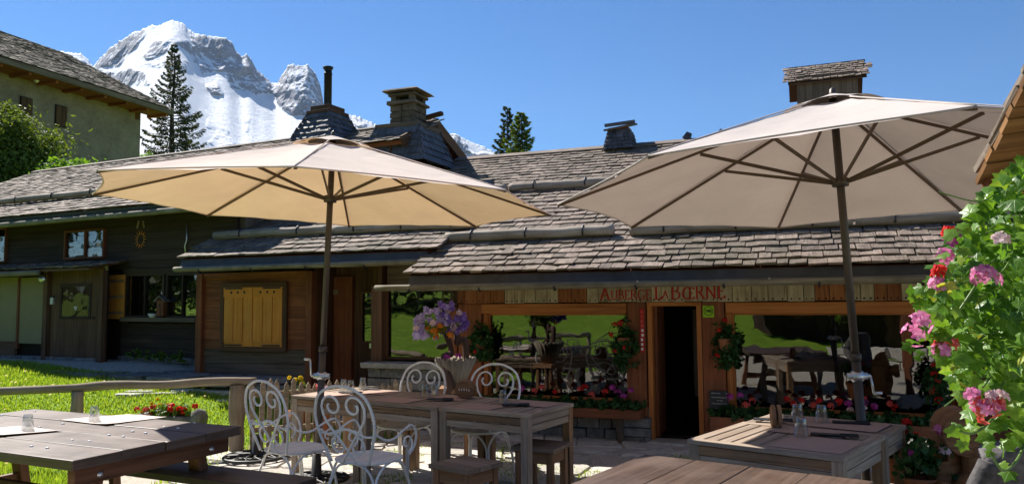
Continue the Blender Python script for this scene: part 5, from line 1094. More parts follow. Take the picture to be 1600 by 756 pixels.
iron_chair('white iron chair behind the table row, back hoop left of the twig planter', (-.985, 7.92), -f); iron_chair('white iron chair behind the table row, back hoop right of the twig planter', (-.235, 7.62), -f + fr_ * .05)

# ---------------------------------------------------------------- rail, picket fence
rail = thing('log_rail', 'weathered log rail on posts along the front of the lawn', 'fence', (-4.2, 8.5, 0)); RO = np.array([-4.2, 8.5, 0])
r0, r1 = aty(-60, 612, 8.15), aty(400, 594, 8.93); P, rr = wob_log(r0 - RO, r1 - RO, .049, 40, .010, 4, .12); MB().tube(P, rr, 12).build('rail', MAT['fence'], rail)
for u, w, yy in ((371, .085, 8.88), (122, .06, 8.42)):
    p = aty(u, 600, yy); tz = r0[2] + (r1[2] - r0[2]) * (yy - r0[1]) / (r1[1] - r0[1]) - .05; g0 = float(H(p[0], p[1]))
    P, rr = wob_log(np.array([p[0], p[1], g0 - .05]) - RO, np.array([p[0], p[1], tz]) - RO, w, 10, .01, u); MB().tube(P, rr, 12).build('post', MAT['fence'], rail)
pf = thing('picket_fence', 'low grey picket fence behind the white chairs', 'fence', (-2, 9, 0)); PO = np.array([-2.0, 9.0, 0])
f0, f1 = aty(396, 640, 8.95), aty(640, 640, 9.75)
for k in range(22):
    f_ = k / 21; p = f0 + (f1 - f0) * f_; u = 800 + 1200 * p[0] / p[1]
    if 545 < u < 592: continue
    gz = float(H(p[0], p[1])); zt = aty(u, 592 + random.uniform(-4, 7), p[1])[2]; w = .055; m = MB(); dx = (f1 - f0)[:2]; dx /= np.linalg.norm(dx)
    m.prism([(-w / 2, 0), (w / 2, 0), (w / 2, zt - gz - .05), (0, zt - gz), (-w / 2, zt - gz - .05)], .022, (p[0] - PO[0], p[1] - PO[1] - .02, gz), (dx[0], dx[1], random.uniform(-.02, .02)), (random.uniform(-.03, .03), 0, 1)); m.build('picket', MAT['fence'], pf)
for z in (.22, .62): g0, g1 = float(H(f0[0], f0[1])), float(H(f1[0], f1[1])); MB().bar(f0[:3] * [1, 1, 0] + [0, .02, g0 + z] - PO, f1 * [1, 1, 0] + [0, .02, g1 + z] - PO, .03, .06).build('cross_rail', MAT['fence'], pf)

# ---------------------------------------------------------------- flowers
def petal_cluster(g, c, r, n, s_, petals=5):
    out = []
    for k in range(n):
        d = g.normal(size=3); d /= np.linalg.norm(d); d[2] = abs(d[2]) * .8 + .05 if g.random() < .7 else d[2]; p = np.array(c) + d * r * g.uniform(.7, 1.05); d /= np.linalg.norm(d)
        t = np.cross(d, [0.1, .2, 1]); t /= np.linalg.norm(t); b = np.cross(d, t); a0 = g.uniform(0, 6)
        for q in range(petals):
            a = a0 + q * 2 * PI / petals; e = t * math.cos(a) + b * math.sin(a); w = np.cross(d, e); L = s_ * g.uniform(.8, 1.15)
            out.append([p, p + e * L * .6 + w * L * .38 + d * L * .12, p + e * L + w * L * .16 + d * L * g.uniform(-.1, .2), p + e * L - w * L * .16 + d * L * .1, p + e * L * .6 - w * L * .38 + d * L * .12])
    return np.array(out)
def heads(parent, spots, mts, g, r=(.03, .045), n=11, s_=.02):
    for c in spots:
        mt = mts[int(g.integers(len(mts)))]; MB().polys(petal_cluster(g, (0, 0, 0), g.uniform(*r), n, s_)).build('flower_head', MAT[mt], parent, loc=c)
def geranium_leaves(g, c, rad, nc, nl, size=.05): return clump_crown(c, rad, nc, nl, size, g, 1.5, .3)
def hanging(label, x, z, b, rx_, rz_s, seed, spots):
    t = thing('hanging_basket', label, 'flower basket', INN.w(x, b, z), -INN.a, 'geranium baskets hung on the front of the inn'); g = np.random.default_rng(seed)
    MB().polys(geranium_leaves(g, (0, 0, -.02), (rx_, .12, rz_s), 46, 26, .042)).build('foliage', MAT['leaf_ger'], t, kind='stuff')
    MB().lathe([(.0, -.1), (.07, -.1), (.10, .06), (.09, .06)], (0, .02, 0), 14).build('pot', MAT['terracotta'], t); MB().tube([(0, .1, rz_s + .1), (0, .03, rz_s * .4)], .005, 5).build('hook', MAT['iron'], t)
    heads(t, spots, ('red',), g, (.025, .036), 10, .02); return t
hx, hz = INN.at(750, 533, -.2); hanging('red geranium basket hung on the post left of the wide window', hx, hz, -.2, .155, .27, 3, [(-.14, -.13, .17), (.0, -.14, -.13)])
hx, hz = INN.at(976, 535, -.2); hanging('red geranium basket hung on the post left of the open door', hx, hz, -.2, .145, .29, 5, [(-.02, -.12, .24), (-.10, -.13, -.10), (.03, -.14, -.06), (-.09, -.12, .22), (-.15, -.08, .1)])
hx, hz = INN.at(1135, 537, -.2); hanging('red geranium basket hung right of the open door under the lime sticker', hx, hz, -.2, .155, .27, 8, [(.0, -.13, .27), (-.07, -.13, .16), (-.09, -.13, -.13)])
hx, hz = INN.at(1462, 600, -.25); hanging('red geraniums trailing down the right end post of the inn', hx, hz, -.3, .10, .26, 12, [(-.02, -.1, .2), (-.03, -.12, .12), (.0, -.12, .05), (-.04, -.1, -.05), (.0, -.12, -.14), (.05, -.1, .24)])
def window_box(label, x0, x1, z0, h, b, seed, cols_, legs=()):
    t = thing('flower_box', label, 'flower box', INN.w((x0 + x1) / 2, b, 0), -INN.a, 'long flower boxes below the inn windows'); L = x1 - x0; g = np.random.default_rng(seed)
    MB().box((0, -.11, z0 + h / 2), (L, .03, h), jit=.002).build('front_board', MAT['annex'], t, bevel=.004); MB().box((0, .10, z0 + h / 2), (L, .03, h)).build('back_board', MAT['annex'], t); MB().box((0, 0, z0 + .015), (L - .01, .19, .03)).build('base_board', MAT['annex'], t)
    for s_ in (-1, 1): MB().box((s_ * (L / 2 - .015), 0, z0 + h / 2 + .001), (.028, .19, h - .004)).build('end_board', MAT['annex'], t)
    MB().box((0, 0, z0 + h - .03), (L - .06, .185, .02)).build('soil', MAT['black'], t)
    for x in legs: MB().bar((x, .02, z0 + .01), (x + .02, .05, 0), .06, .06).build('leg', MAT['annex_grey'], t)
    P = [clump_crown((x, -.02, z0 + h + .045), (.13, .12, .075), 10, 24, .045, g, 1.5, .2) for x in np.arange(-L / 2 + .08, L / 2 - .05, .17)]; MB().polys(np.concatenate(P)).build('foliage', MAT['leaf_ger'], t, kind='stuff')
    for (u, v, mt) in cols_:
        x, z = INN.at(u, v, b - .09); heads(t, [(x - (x0 + x1) / 2, -.09 + g.uniform(-.03, .02), z)], (mt,), g, (.03, .042), 13, .022)
window_box('red-brown flower box under the wide window, standing on legs left of the open door', -2.38, -.36, .30, .11, -.30, 21, [(815, 606, 'magenta'), (848, 604, 'coral'), (835, 610, 'coral'), (868, 612, 'red'), (905, 608, 'coral'), (914, 604, 'red'), (946, 612, 'red'), (956, 606, 'magenta'), (966, 613, 'magenta'), (975, 618, 'magenta'), (985, 610, 'magenta'), (925, 616, 'coral')], (-.75, .72))
window_box('red-brown flower box under the right window behind the slatted tables', .42, 2.86, .22, .15, -.28, 22, [(1141, 620, 'magenta'), (1157, 618, 'magenta'), (1166, 632, 'coral'), (1176, 626, 'coral'), (1230, 624, 'red'), (1240, 630, 'red'), (1252, 626, 'red'), (1270, 632, 'coral'), (1280, 626, 'red'), (1298, 634, 'coral'), (1310, 627, 'red'), (1325, 630, 'magenta'), (1352, 628, 'magenta'), (1366, 634, 'magenta'), (1390, 630, 'coral'), (1398, 636, 'red'), (1350, 638, 'palepink'), (1328, 640, 'palepink')])
# stone trough with red flowers on the lawn
p = on_ground(268, 668); tr = thing('flower_trough', 'low stone trough full of red flowers behind the log rail', 'flower trough', (p[0], p[1], float(H(p[0], p[1]))), -.2); g = np.random.default_rng(31)
MB().box((0, 0, .07), (.86, .30, .18), jit=.02).build('trough', MAT['stone'], tr, bevel=.03); MB().polys(clump_crown((0, 0, .2), (.42, .15, .09), 26, 22, .055, g, 1.3, .1)).build('foliage', MAT['leaf_bush'], tr, kind='stuff')
heads(tr, [(g.uniform(-.4, .4), g.uniform(-.18, -.02), g.uniform(.17, .30)) for k in range(13)], ('red', 'red', 'red', 'coral'), g, (.025, .05), 9, .026); heads(tr, [(g.uniform(-.3, .4), g.uniform(-.1, .1), g.uniform(.27, .34)) for k in range(4)], ('yellow',), g, (.012, .018), 10, .02)
P = MB().lathe([(.0, .0), (.09, .01), (.11, .08), (.08, .16), (.0, .2)], n=10, R=rotx(.2)).build('end_stone', MAT['stone'], tr, loc=(.42, -.05, .06))
p = aty(466, 584, 9.9); yf = thing('flower_pot', 'pot of yellow flowers behind the picket fence', 'potted plant', (p[0], p[1], float(H(p[0], p[1])))); MB().lathe([(.09, 0), (.13, .24), (.11, .24), (.10, .2), (0, .2)], n=16).build('pot', MAT['terracotta'], yf); MB().polys(clump_crown((0, 0, .42), (.13, .12, .2), 18, 20, .05, g, 1, .1)).build('foliage', MAT['leaf_bush'], yf, kind='stuff'); heads(yf, [(g.uniform(-.12, .12), -.05, .58 + g.uniform(-.02, .06)) for k in range(6)], ('yellow',), g, (.02, .03), 8, .022)
p = aty(503, 605, 9.2); fb = thing('flower_pot', 'small pot of pale coral flowers at the picket fence by the tan parasol pole', 'potted plant', (p[0], p[1], float(H(p[0], p[1])))); MB().lathe([(.07, 0), (.1, .5), (.08, .5), (0, .48)], n=14).build('pot', MAT['terracotta'], fb); heads(fb, [(-.05, 0, p[2] + .0), (.04, .02, p[2] - .02), (0, -.04, p[2] + .01)], ('coral', 'palepink'), g, (.03, .04), 8, .024)
# weeds along the stone footing of the dark chalet
wm = []; g = np.random.default_rng(44)
for k in range(26):
    q = CH.w(g.uniform(-.6, 1.7) if k < 18 else g.uniform(-4, -1), -.16 - .1 * g.random(), .74); wm.append(clump_crown(q + [0, 0, .06], (.09, .07, .11), 4, 14, .05, g, .8, .1))
tag(MB().polys(np.concatenate(wm)).build('undergrowth', MAT['leaf_bush'], kind='stuff'), 'weeds growing along the stone footing of the dark chalet')

# planter of bleached twigs with a twisted stem and a head of violet petunias
b0 = aty(712, 603, 8.5); PL = thing('twig_planter', 'fan-shaped planter of bleached twigs with violet petunias on a twisted stem', 'planter', (b0[0], b0[1], 0)); pz = b0[2]
MB().box((0, 0, pz - .035), (.34, .30, .05), jit=.004).build('stand_top', MAT['stool'], PL); 
for sx in (-1, 1):
    for sy in (-1, 1): MB().box((sx * .12, sy * .10, (pz - .06) / 2), (.05, .05, pz - .06)).build('stand_leg', MAT['stool'], PL)
for k in range(52):
    a = k * 2 * PI / 52; ra, rb_ = .095, .215; hz = .30 + .015 * math.sin(k * 2.3)
    MB().tube([(ra * math.cos(a), ra * math.sin(a), pz), (.5 * (ra + rb_) * .93 * math.cos(a), .5 * (ra + rb_) * .93 * math.sin(a), pz + .5 * hz), (rb_ * math.cos(a), rb_ * math.sin(a), pz + hz)], [.012, .015, .016], 6).build('twig', MAT['wicker'], PL)
MB().lathe([(.09, .01), (.19, .27), (0, .26)], (0, 0, pz), 20).build('liner', MAT['wicker'], PL)
top = aty(697, 522, 8.45) - np.array([b0[0], b0[1], 0]); st0 = aty(697, 630, 8.4) - np.array([b0[0], b0[1], 0])
MB().tube(curve([(st0[0], st0[1], 0), st0, (st0[0] + .05, st0[1] - .05, pz + .05), (top[0] - .02, -.1, pz + .32), (top[0] + .06, -.04, top[2] - .2), top], 40), np.linspace(.045, .028, 40) * (1 + .15 * np.sin(np.arange(40) * .9)), 9).build('stem', MAT['trunk'], PL)
MB().tube(curve([(.12, .05, pz + .2), (.1, .0, pz + .5), (top[0] + .12, .0, top[2] - .1), (top[0] + .12, 0, top[2])], 24), .035, 8).build('stem', MAT['trunk'], PL)
g = np.random.default_rng(51); hc = aty(688, 505, 8.45) - np.array([b0[0], b0[1], 0]); MB().polys(clump_crown(hc + [0, .02, -.02], (.27, .2, .13), 34, 16, .04, g, 1.0, .2)).build('foliage', MAT['leaf_bush'], PL, kind='stuff')
for k in range(130):
    u, v = g.uniform(644, 729), g.uniform(478, 530)
    v += max(0, (690 - u)) * .22 - 4
    if ((u - 688) / 44) ** 2 + ((v - 504 - max(0, 690 - u) * .2) / 25) ** 2 > 1 and random.random() < .72: continue
    q = aty(u, v, 8.30 + g.uniform(-.06, .12)) - np.array([b0[0], b0[1], 0]); mt = 'orange' if (v > 508 and 668 < u < 706 and g.random() < .55) else ('palepink' if g.random() < .16 else ('violet_lit' if u < 694 + g.uniform(-8, 8) else 'violet')); MB().polys(petal_cluster(g, (0, 0, 0), .016, 3, .036)).build('blossom', MAT[mt], PL, loc=q)  # left blossoms coloured pale as if sunlit, right ones deep as if shaded
for u, v in ((694, 480), (686, 484), (700, 487)): q = aty(u, v, 8.35) - np.array([b0[0], b0[1], 0]); MB().polys(petal_cluster(g, (0, 0, 0), .02, 3, .03)).build('blossom', MAT['palepink'], PL, loc=q)
for u, v in ((699, 558), (716, 556)): q = aty(u, v, 8.3) - np.array([b0[0], b0[1], 0]); MB().polys(petal_cluster(g, (0, 0, 0), .02, 4, .03)).build('blossom', MAT['magenta'], PL, loc=q)
# lantern under the eave, chalk board by the door
lx0, lz0 = INN.at(702, 466, -.35); ln = thing('lantern', 'green-grey hanging lantern at the left end of the name boards', 'lantern', INN.w(lx0, -.35, lz0), -INN.a)
for sx in (-1, 1):
    for sy in (-1, 1): MB().box((sx * .065, sy * .065, 0), (.014, .014, .22)).build('frame_bar', MAT['pole'], ln)
MB().box((0, 0, 0), (.112, .112, .2)).build('glass', MAT['glass'], ln); MB().box((0, 0, -.115), (.16, .16, .02)).build('base', MAT['pole'], ln); MB().lathe([(.12, .11), (.03, .19), (.0, .2)], n=4, R=rotz(PI / 4), sm=False).build('roof', MAT['pole'], ln); MB().tube([(0, 0, .19), (0, .1, .27)], .008, 6).build('hanger', MAT['iron'], ln)
x0, z1 = INN.at(1108, 610, -.2); x1, z0 = INN.at(1139, 652, -.2); cb = thing('chalk_board', 'small dark chalk menu board leaning on the right door post', 'menu board', INN.w((x0 + x1) / 2, -.20, z0), -INN.a)
MB().box((0, 0, (z1 - z0) / 2), (x1 - x0, .018, z1 - z0), rotx(-.06)).build('board', MAT['slate'], cb)
def scrawl(parent, x0, x1, z, y, h, r=.0022, mt='white'):
    n = int((x1 - x0) / .004); xs = np.linspace(x0, x1, n); m = MB(); seg = []
    for i, x in enumerate(xs):
        if random.random() < .06 and len(seg) > 3: m.tube(seg, r, 4); seg = []
        else: seg.append((x, y, z + h * (.5 * math.sin(i * 1.9) + .5 * random.uniform(-1, 1))))
    if len(seg) > 2: m.tube(seg, r, 4)
    m.build('chalk_line', MAT[mt], parent)
for k, (f, a, c) in enumerate(((.92, -.08, .02), (.76, -.08, .07), (.64, -.02, .04), (.52, -.08, .09), (.34, -.08, .0), (.22, -.08, .08), (.10, -.08, .03))): scrawl(cb, a, c, (z1 - z0) * f, -.013 - (.5 - f) * -.018, .007)
for f in (.92, .76, .34, .22): scrawl(cb, .075, .10, (z1 - z0) * f, -.013 - (.5 - f) * -.018, .005)

# ---------------------------------------------------------------- things on the tables
def tumbler_mesh():
    return [(.0, .115), (.028, .115), (.031, .108), (.044, .0), (.041, .0), (.029, .102), (.024, .106), (0, .107)]
def glass_(label, p, group='upturned tumblers', k=1.0):
    t = MB().lathe([(a * k, b * k) for a, b in tumbler_mesh()], n=20).build('tumbler', MAT['tumbler'], loc=(p[0], p[1], p[2] + .003)); return tag(t, label, 'glass', group)
def flat(name, label, cat, quad, z, t, mt, group=None, curl=0.0):
    q = np.array([atz(u, v, z) for u, v in quad]); c = q.mean(0); m = MB(); n = 6; V = []
    for i in range(n + 1):
        for j in range(n + 1):
            a, b = i / n, j / n; p = (q[0] * (1 - a) + q[1] * a) * (1 - b) + (q[3] * (1 - a) + q[2] * a) * b - c; p[2] = curl * (max(0, a - .7) ** 2 * 6 + max(0, .2 - b) ** 2 * 12 * a) + .0015 * math.sin(7 * a + 5 * b); V.append(p)
    V = np.array(V); N_ = len(V); F = [(i * (n + 1) + j, (i + 1) * (n + 1) + j, (i + 1) * (n + 1) + j + 1, i * (n + 1) + j + 1) for i in range(n) for j in range(n)]
    W = V.copy(); W[:, 2] += t; m.add(np.concatenate([V, W]), [f[::-1] for f in F] + [tuple(x + N_ for x in f) for f in F]); bd = [i * (n + 1) for i in range(n + 1)] + [n * (n + 1) + j for j in range(1, n + 1)] + [i * (n + 1) + n for i in range(n - 1, -1, -1)] + [j for j in range(n - 1, 0, -1)]
    m2 = [(bd[i], bd[(i + 1) % len(bd)], bd[(i + 1) % len(bd)] + N_, bd[i] + N_) for i in range(len(bd))]
    for f in m2: m.F.append((f, None, .5, False))
    o = m.build(name, MAT[mt], loc=(c[0], c[1], z + .002)); return tag(o, label, cat, group)
flat('place_mat', 'pale paper place mat in the middle of the brown table under a tumbler', 'place mat', [(93, 656), (166, 664.5), (260.5, 652), (200, 647)], .762, .0015, 'paper', 'pale paper place mats on the brown table', .01)
flat('place_mat', 'pale paper place mat at the left edge of the brown table under a tumbler', 'place mat', [(-30, 671), (-16, 684), (98, 674), (30, 665)], .762, .0015, 'paper', 'pale paper place mats on the brown table', .02)
glass_('upturned tumbler on the pale mat in the middle of the brown table', atz(147, 657, .765)); glass_('upturned tumbler at the left side of the brown table', atz(43, 672, .765))
# red paper mats, dark cutlery pouches, tumblers on the row
def rowmat(x0, x1, y0, y1, label): flat2('place_mat', label, 'place mat', [ROW(x0, y0), ROW(x1, y0), ROW(x1, y1), ROW(x0, y1)], 'pinkmat', .0015, 'red paper mats on the row of tables')
def flat2(name, label, cat, pts, mt, t, group=None):
    q = np.array(pts); c = q.mean(0); e = q - c; m = MB(); m.add(np.concatenate([e, e + [0, 0, t]]), [(3, 2, 1, 0), (4, 5, 6, 7), (0, 1, 5, 4), (1, 2, 6, 5), (2, 3, 7, 6), (3, 0, 4, 7)], v=.5); return tag(m.build(name, MAT[mt], loc=c + [0, 0, .0015]), label, cat, group)
for k in range(3):
    rowmat(LT * k + .10, LT * k + .50, .06, .36, ('reddish paper mat at the front left of the leftmost table of the row', 'reddish paper mat at the front left of the middle table of the row', 'faded reddish mat at the front of the right table of the row')[k])
    rowmat(LT * k + .42, LT * k + .84, .44, .74, ('reddish paper mat at the back of the leftmost table of the row', 'reddish paper mat at the back of the middle table of the row', 'reddish paper mat at the back of the right table of the row')[k])
def pouch(label, c, a, w=.24, d=.085, group='dark cutlery pouches'):
    t = thing('cutlery_pouch', label, 'cutlery pouch', c + np.array([0, 0, .004]), a, group); MB().box((0, 0, .006), (w, d, .011), jit=.002).build('pouch', MAT['slate'], t, bevel=.003); MB().box((w * .3, 0, .014), (w * .38, .018, .006)).build('knife_handle', MAT['black'], t); return t
for (u, v, a, lb) in ((712, 634.5, .1, 'dark cutlery pouch with tumblers on the middle table of the row'), (800, 631, .15, 'dark cutlery pouch beside the tumbler on the right table of the row'), (566, 612, .0, 'dark cutlery pouch on the leftmost table of the row')):
    pass
pouch('dark cutlery pouch in front of two tumblers on the middle table of the row', atz(688, 624.5, .775), ang + .35); pouch('dark cutlery pouch beside the single tumbler on the right table of the row', atz(806, 633, .775), ang + .5); pouch('dark cutlery pouch by the tumblers on the leftmost table of the row', atz(548, 614, .775), ang + .2)
pouch('second dark pouch lying behind the tumblers on the leftmost table', atz(580, 608, .775), ang + .3, .2)
glass_('left one of two tumblers standing before the round menu block', atz(664, 619, .772)); glass_('right one of two tumblers standing before the round menu block', atz(679, 617.5, .772)); glass_('single tumbler on the right table of the row', atz(786, 629.5, .772))
for i, (u, v, lb) in enumerate(((537, 610, 'leftmost tumbler of the cluster on the left table of the row'), (548, 612, 'tumbler in the middle of the cluster on the left table of the row'), (567, 607, 'rightmost tumbler of the cluster on the left table of the row'))): glass_(lb, atz(u, v, .772))
p = atz(728, 622, .772); mh = thing('menu_block', 'round-topped wooden menu block on the row of tables', 'menu holder', p, ang + .25); th = np.linspace(0, 2 * PI, 18, endpoint=False); m = MB()
for y0, y1 in ((-.045, -.012), (.012, .045)): m.prism([(.098 * math.cos(q), .085 + max(-.083, .088 * math.sin(q) )) for q in th], -(y1 - y0), (0, y0, 0), (1, 0, 0), (0, 0, 1))
m.box((0, 0, .04), (.1, .03, .07)); m.build('block', MAT['stool'], mh, bevel=.006); mw = MB()
for k in range(5): mw.box((-.05 + k * .025, -.0465, .085 + random.uniform(-.004, .004)), (.012, .002, .022))
mw.build('carved_mark', MAT['paper'], mh)
# right-hand tables
fq = lambda a, b: [RT(*a), RT(b[0], a[1]), RT(*b), RT(a[0], b[1])]
for (a, b, lb) in (((rw * .52, .08), (rw * .96, d1 * .62), 'pinkish paper mat at the front right of the slatted table under the taupe parasol'), ((rw * .30, d1 * .66), (rw * .80, d1 * .97), 'pinkish paper mat at the back of the nearer slatted table under the taupe parasol'), ((rw * .30, d1 + .06), (rw * .92, rd_ - .06), 'pinkish paper mat on the farther slatted table below the inn window')): flat2('place_mat', lb, 'place mat', [RT(a[0], a[1]), RT(b[0], a[1]), RT(b[0], b[1]), RT(a[0], b[1])], 'pinkmat', .0015, 'pinkish mats under the taupe parasol')
pouch('dark cutlery pouch at the front right of the slatted tables under the taupe parasol', atz(1304, 681, .775), rang + .30, .30, .07, 'pouches under the taupe parasol'); pouch('dark cutlery pouch at the back right of the slatted tables under the taupe parasol', atz(1330, 661, .775), rang + .30, .26, .07, 'pouches under the taupe parasol'); pouch('dark cutlery pouch behind the oval menu block under the taupe parasol', atz(1208, 657, .775), rang + .35, .28, .09, 'pouches under the taupe parasol')
glass_('tumbler nearest the front on the slatted tables under the taupe parasol', atz(1252, 682, .772), k=1.1); glass_('left one of the two rear tumblers under the taupe parasol', atz(1246, 658, .772), k=1.1); glass_('right one of the two rear tumblers under the taupe parasol', atz(1284, 659.5, .772), k=1.1)
p = atz(1213, 667, .772); mh = thing('menu_block', 'upright oval wooden menu block beside the tumblers under the taupe parasol', 'menu holder', p, 1.40); m = MB(); th = np.linspace(0, 2 * PI, 20, endpoint=False)
for y0, y1 in ((-.034, -.006), (.006, .034)): m.prism([(.07 * math.cos(q), .078 + max(-.076, .082 * math.sin(q))) for q in th], -(y1 - y0), (0, y0, 0), (1, 0, 0), (0, 0, 1))
m.box((0, 0, .03), (.09, .02, .055)); m.build('block', MAT['stool'], mh, bevel=.006)

# ---------------------------------------------------------------- right edge: pots, split logs, stump
def potted(label, u, v, yy, r, h, cols_, seed, rad=.16):
    p = aty(u, v, yy); z0 = 0.0; t = thing('flower_pot', label, 'potted plant', (p[0], p[1], z0 + max(0, p[2]))); g = np.random.default_rng(seed)
    MB().lathe([(0, 0), (r * .72, 0), (r * .95, h * .8), (r * 1.05, h * .8), (r * 1.08, h), (r * .92, h), (r * .88, h * .85), (0, h * .85)], n=22).build('pot', MAT['terracotta'], t)
    MB().polys(clump_crown((0, 0, h + rad * .75), (rad, rad, rad * .8), 24, 22, .055, g, 1.4, .15)).build('foliage', MAT['leaf_ger'], t, kind='stuff')
    heads(t, [(g.uniform(-.8, .8) * rad, g.uniform(-.9, .1) * rad, h + rad * g.uniform(.9, 1.7)) for k in range(len(cols_))], cols_, g, (.03, .045), 12, .023); return t
potted('terracotta pot with dark red geraniums beside the right slatted tables', 1402, 752, 6.0, .12, .2, ('red', 'red', 'red', 'yellow'), 61); potted('pot of pink and white flowers at the bottom right below the terracotta pot', 1440, 775, 5.6, .12, .14, ('magenta', 'pink', 'palepink', 'palepink', 'magenta'), 62, .2)
potted('terracotta pot under the hanging branch at the right edge', 1412, 748, 7.0, .1, .16, ('coral', 'pink'), 63, .12)
# stack of split logs
g = np.random.default_rng(71); ls = []
specs = [(1500, 672, 5.6, .16, .34), (1505, 720, 5.55, .13, .4), (1480, 715, 5.7, .11, .42), (1528, 735, 5.5, .10, .36), (1470, 750, 5.6, .09, .3), (1535, 690, 5.6, .09, .3), (1490, 758, 5.5, .12, .3), (1520, 768, 5.45, .12, .3)]
for i, (u, v, yy, r, L) in enumerate(specs):
    p = aty(u, v, yy); t = thing('split_log', ('pale-ended split log on top of the wood pile at the right', 'orange split log under the topmost one of the pile', 'split log at the left side of the wood pile', 'thin split log at the right side of the wood pile', 'short split log low on the left of the wood pile', 'thin log leaning behind the top of the wood pile', 'split log at the bottom of the wood pile', 'lowest split log at the right of the wood pile')[i], 'split log', p, g.uniform(-.5, .5), 'split logs piled at the right edge')
    a0 = g.uniform(0, 2); poly = [(r * math.cos(a), r * math.sin(a)) for a in np.linspace(a0, a0 + PI * g.uniform(.9, 1.3), 9)]; vert = i in (1, 2, 3, 4)
    m = MB(); m.prism(poly + ([] if len(poly) > 9 else []), L, (0, 0, -L / 2) if vert else (0, -L / 2, 0), (1, 0, 0), (0, 1, 0) if vert else (0, 0, -1) ); m.build('log', MAT['firewood'], t, bevel=.008)
# a stack of flat grey slabs behind the logs
sb = thing('slab_stack', 'small stack of flat grey stone slabs behind the wood pile', 'stone slabs', (*aty(1425, 700, 6.9)[:2], 0)); 
for k in range(5): MB().box((.05 * math.sin(k * 2), 0, .05 + k * .085), (.55 - .05 * k, .4, .07), rotz(.2 * math.sin(k * 3)), jit=.02).build('slab', MAT['stone'], sb, bevel=.012)
p = aty(1580, 715, 3.4); sm = thing('tree_stump', 'pale grey gnarled stump at the right edge under the trailing flowers', 'stump', (p[0], p[1], 0)); n = 22; zz = np.linspace(0, 1.06, n); prof = .17 + .05 * np.sin(zz * 5) + .04 * vnoise(zz * 6, 1, 1)
m = MB(); m.tube([(.05 * math.sin(z * 3), .04 * math.cos(z * 4), z) for z in zz], prof, 16); V = m.V[0]; V += (fbm(V[:, 0] * 7, V[:, 1] * 7, V[:, 2] * 5, 4) * .045)[:, None] * np.array([1, 1, .3]); m.build('stump', MAT['log_stump'], sm)
MB().tube(curve([(-.13, -.03, .55), (-.22, -.08, .8), (-.16, -.1, 1.0)], 14), np.linspace(.07, .04, 14), 9).build('branch_stub', MAT['log_stump'], sm)

# ---------------------------------------------------------------- roof corner of the hut at the right edge
hc = aty(1525, 287, 3.05); hb_ = aty(1602, 130, 2.55); HT = thing('wooden_hut', 'corner of a small hut roof with orange-brown board soffit jutting in at the right edge', 'hut', hc)
dv = (hb_ - hc); dv /= np.linalg.norm(dv); dx = np.array([1, .10, -.03]); dx -= dv * (dx @ dv); dx /= np.linalg.norm(dx); nn = np.cross(dx, dv); nn = nn if nn[2] > 0 else -nn; LR, WR = 1.7, 1.6
k = 0; s_ = 0.0
while s_ < LR:
    w = random.uniform(.055, .10); o = random.uniform(-.006, .006); MB().bar(dv * (s_ + w / 2) + dx * o + nn * random.uniform(0, .012), dv * (s_ + w / 2) + dx * WR + nn * .006, w - .004, .022, nn).build('soffit_board', MAT['soffit'], HT); s_ += w
tls = []
for i in range(9):
    for j in range(12):
        w = .14; c = dv * (i * .19 + .17) + dx * (j * .142 + w / 2 + .005) + nn * (.045 + .0); Rr = np.column_stack([dx, dv, nn]) @ rotx(-.07); m_ = bpy.data.objects.new('shingle', tile_mesh('shingle', w, .33, .018)); col.objects.link(m_); m_.parent = HT; m_.matrix_local = Matrix.Translation(Vector(c)) @ Matrix(Rr.tolist()).to_4x4()
MB().bar(dv * .02 + dx * .02 - nn * .05, dv * .02 + dx * WR - nn * .05, .05, .09, nn).build('fascia', MAT['rafter'], HT); MB().bar(dv * .0 + dx * .18 - nn * .055, dv * LR + dx * .18 - nn * .055, .07, .09, nn).build('rafter', MAT['soffit'], HT); MB().bar(dv * .1 + dx * .9 - nn * .055, dv * LR + dx * .9 - nn * .055, .07, .09, nn).build('rafter', MAT['soffit'], HT)
hp = hc + dx * .95 + dv * .3; MB().box((hp - hc) - [0, 0, (hp[2]) / 2 + .1], (.12, .12, hp[2] - .02)).build('post', MAT['annex'], HT)

# ---------------------------------------------------------------- trailing ivy geranium in the right foreground
g = np.random.default_rng(81)
def ivy_leaf():
    """five-pointed shield leaf, a little cupped"""
    pts = [(0, -.02), (.20, -.10), (.46, -.02), (.36, .20), (.54, .44), (.27, .50), (0, .84), (-.27, .50), (-.54, .44), (-.36, .20), (-.46, -.02), (-.20, -.10)]
    V = [(x, y, -.22 * abs(x) ** 1.3 + .12 * math.sin(y * 3) * (1 - abs(x)) - .10 * y * y + random.uniform(-.03, .03)) for x, y in pts] + [(0, .28, .07)]
    m = MB(); F = [(i, (i + 1) % 12, 12) for i in range(12)]; VU = np.array([(q[0], q[1]) for q in V]); m.add(V, F, [VU[list(f)] for f in F], v=.5, sm=True); me = m.mesh('leaf'); me.materials.append(MAT['leaf_pel']); return me
LEAF = [ivy_leaf() for k in range(5)]
pc = aty(1560, 520, 2.15); IV = thing('trailing_geranium', 'big trailing ivy-leaved geranium with pink and red blossoms at the right edge', 'flowering plant', (pc[0], pc[1], pc[2])); IO = np.array(pc)
def inside(u, v):
    edge = np.interp(v, [285, 300, 330, 360, 400, 440, 480, 520, 560, 600, 640, 680, 700, 720, 756], [1560, 1530, 1515, 1492, 1470, 1452, 1440, 1448, 1478, 1490, 1510, 1512, 1556, 1548, 1560]); top = np.interp(u, [1500, 1530, 1560, 1600], [330, 305, 280, 250]); return u > edge and v > top
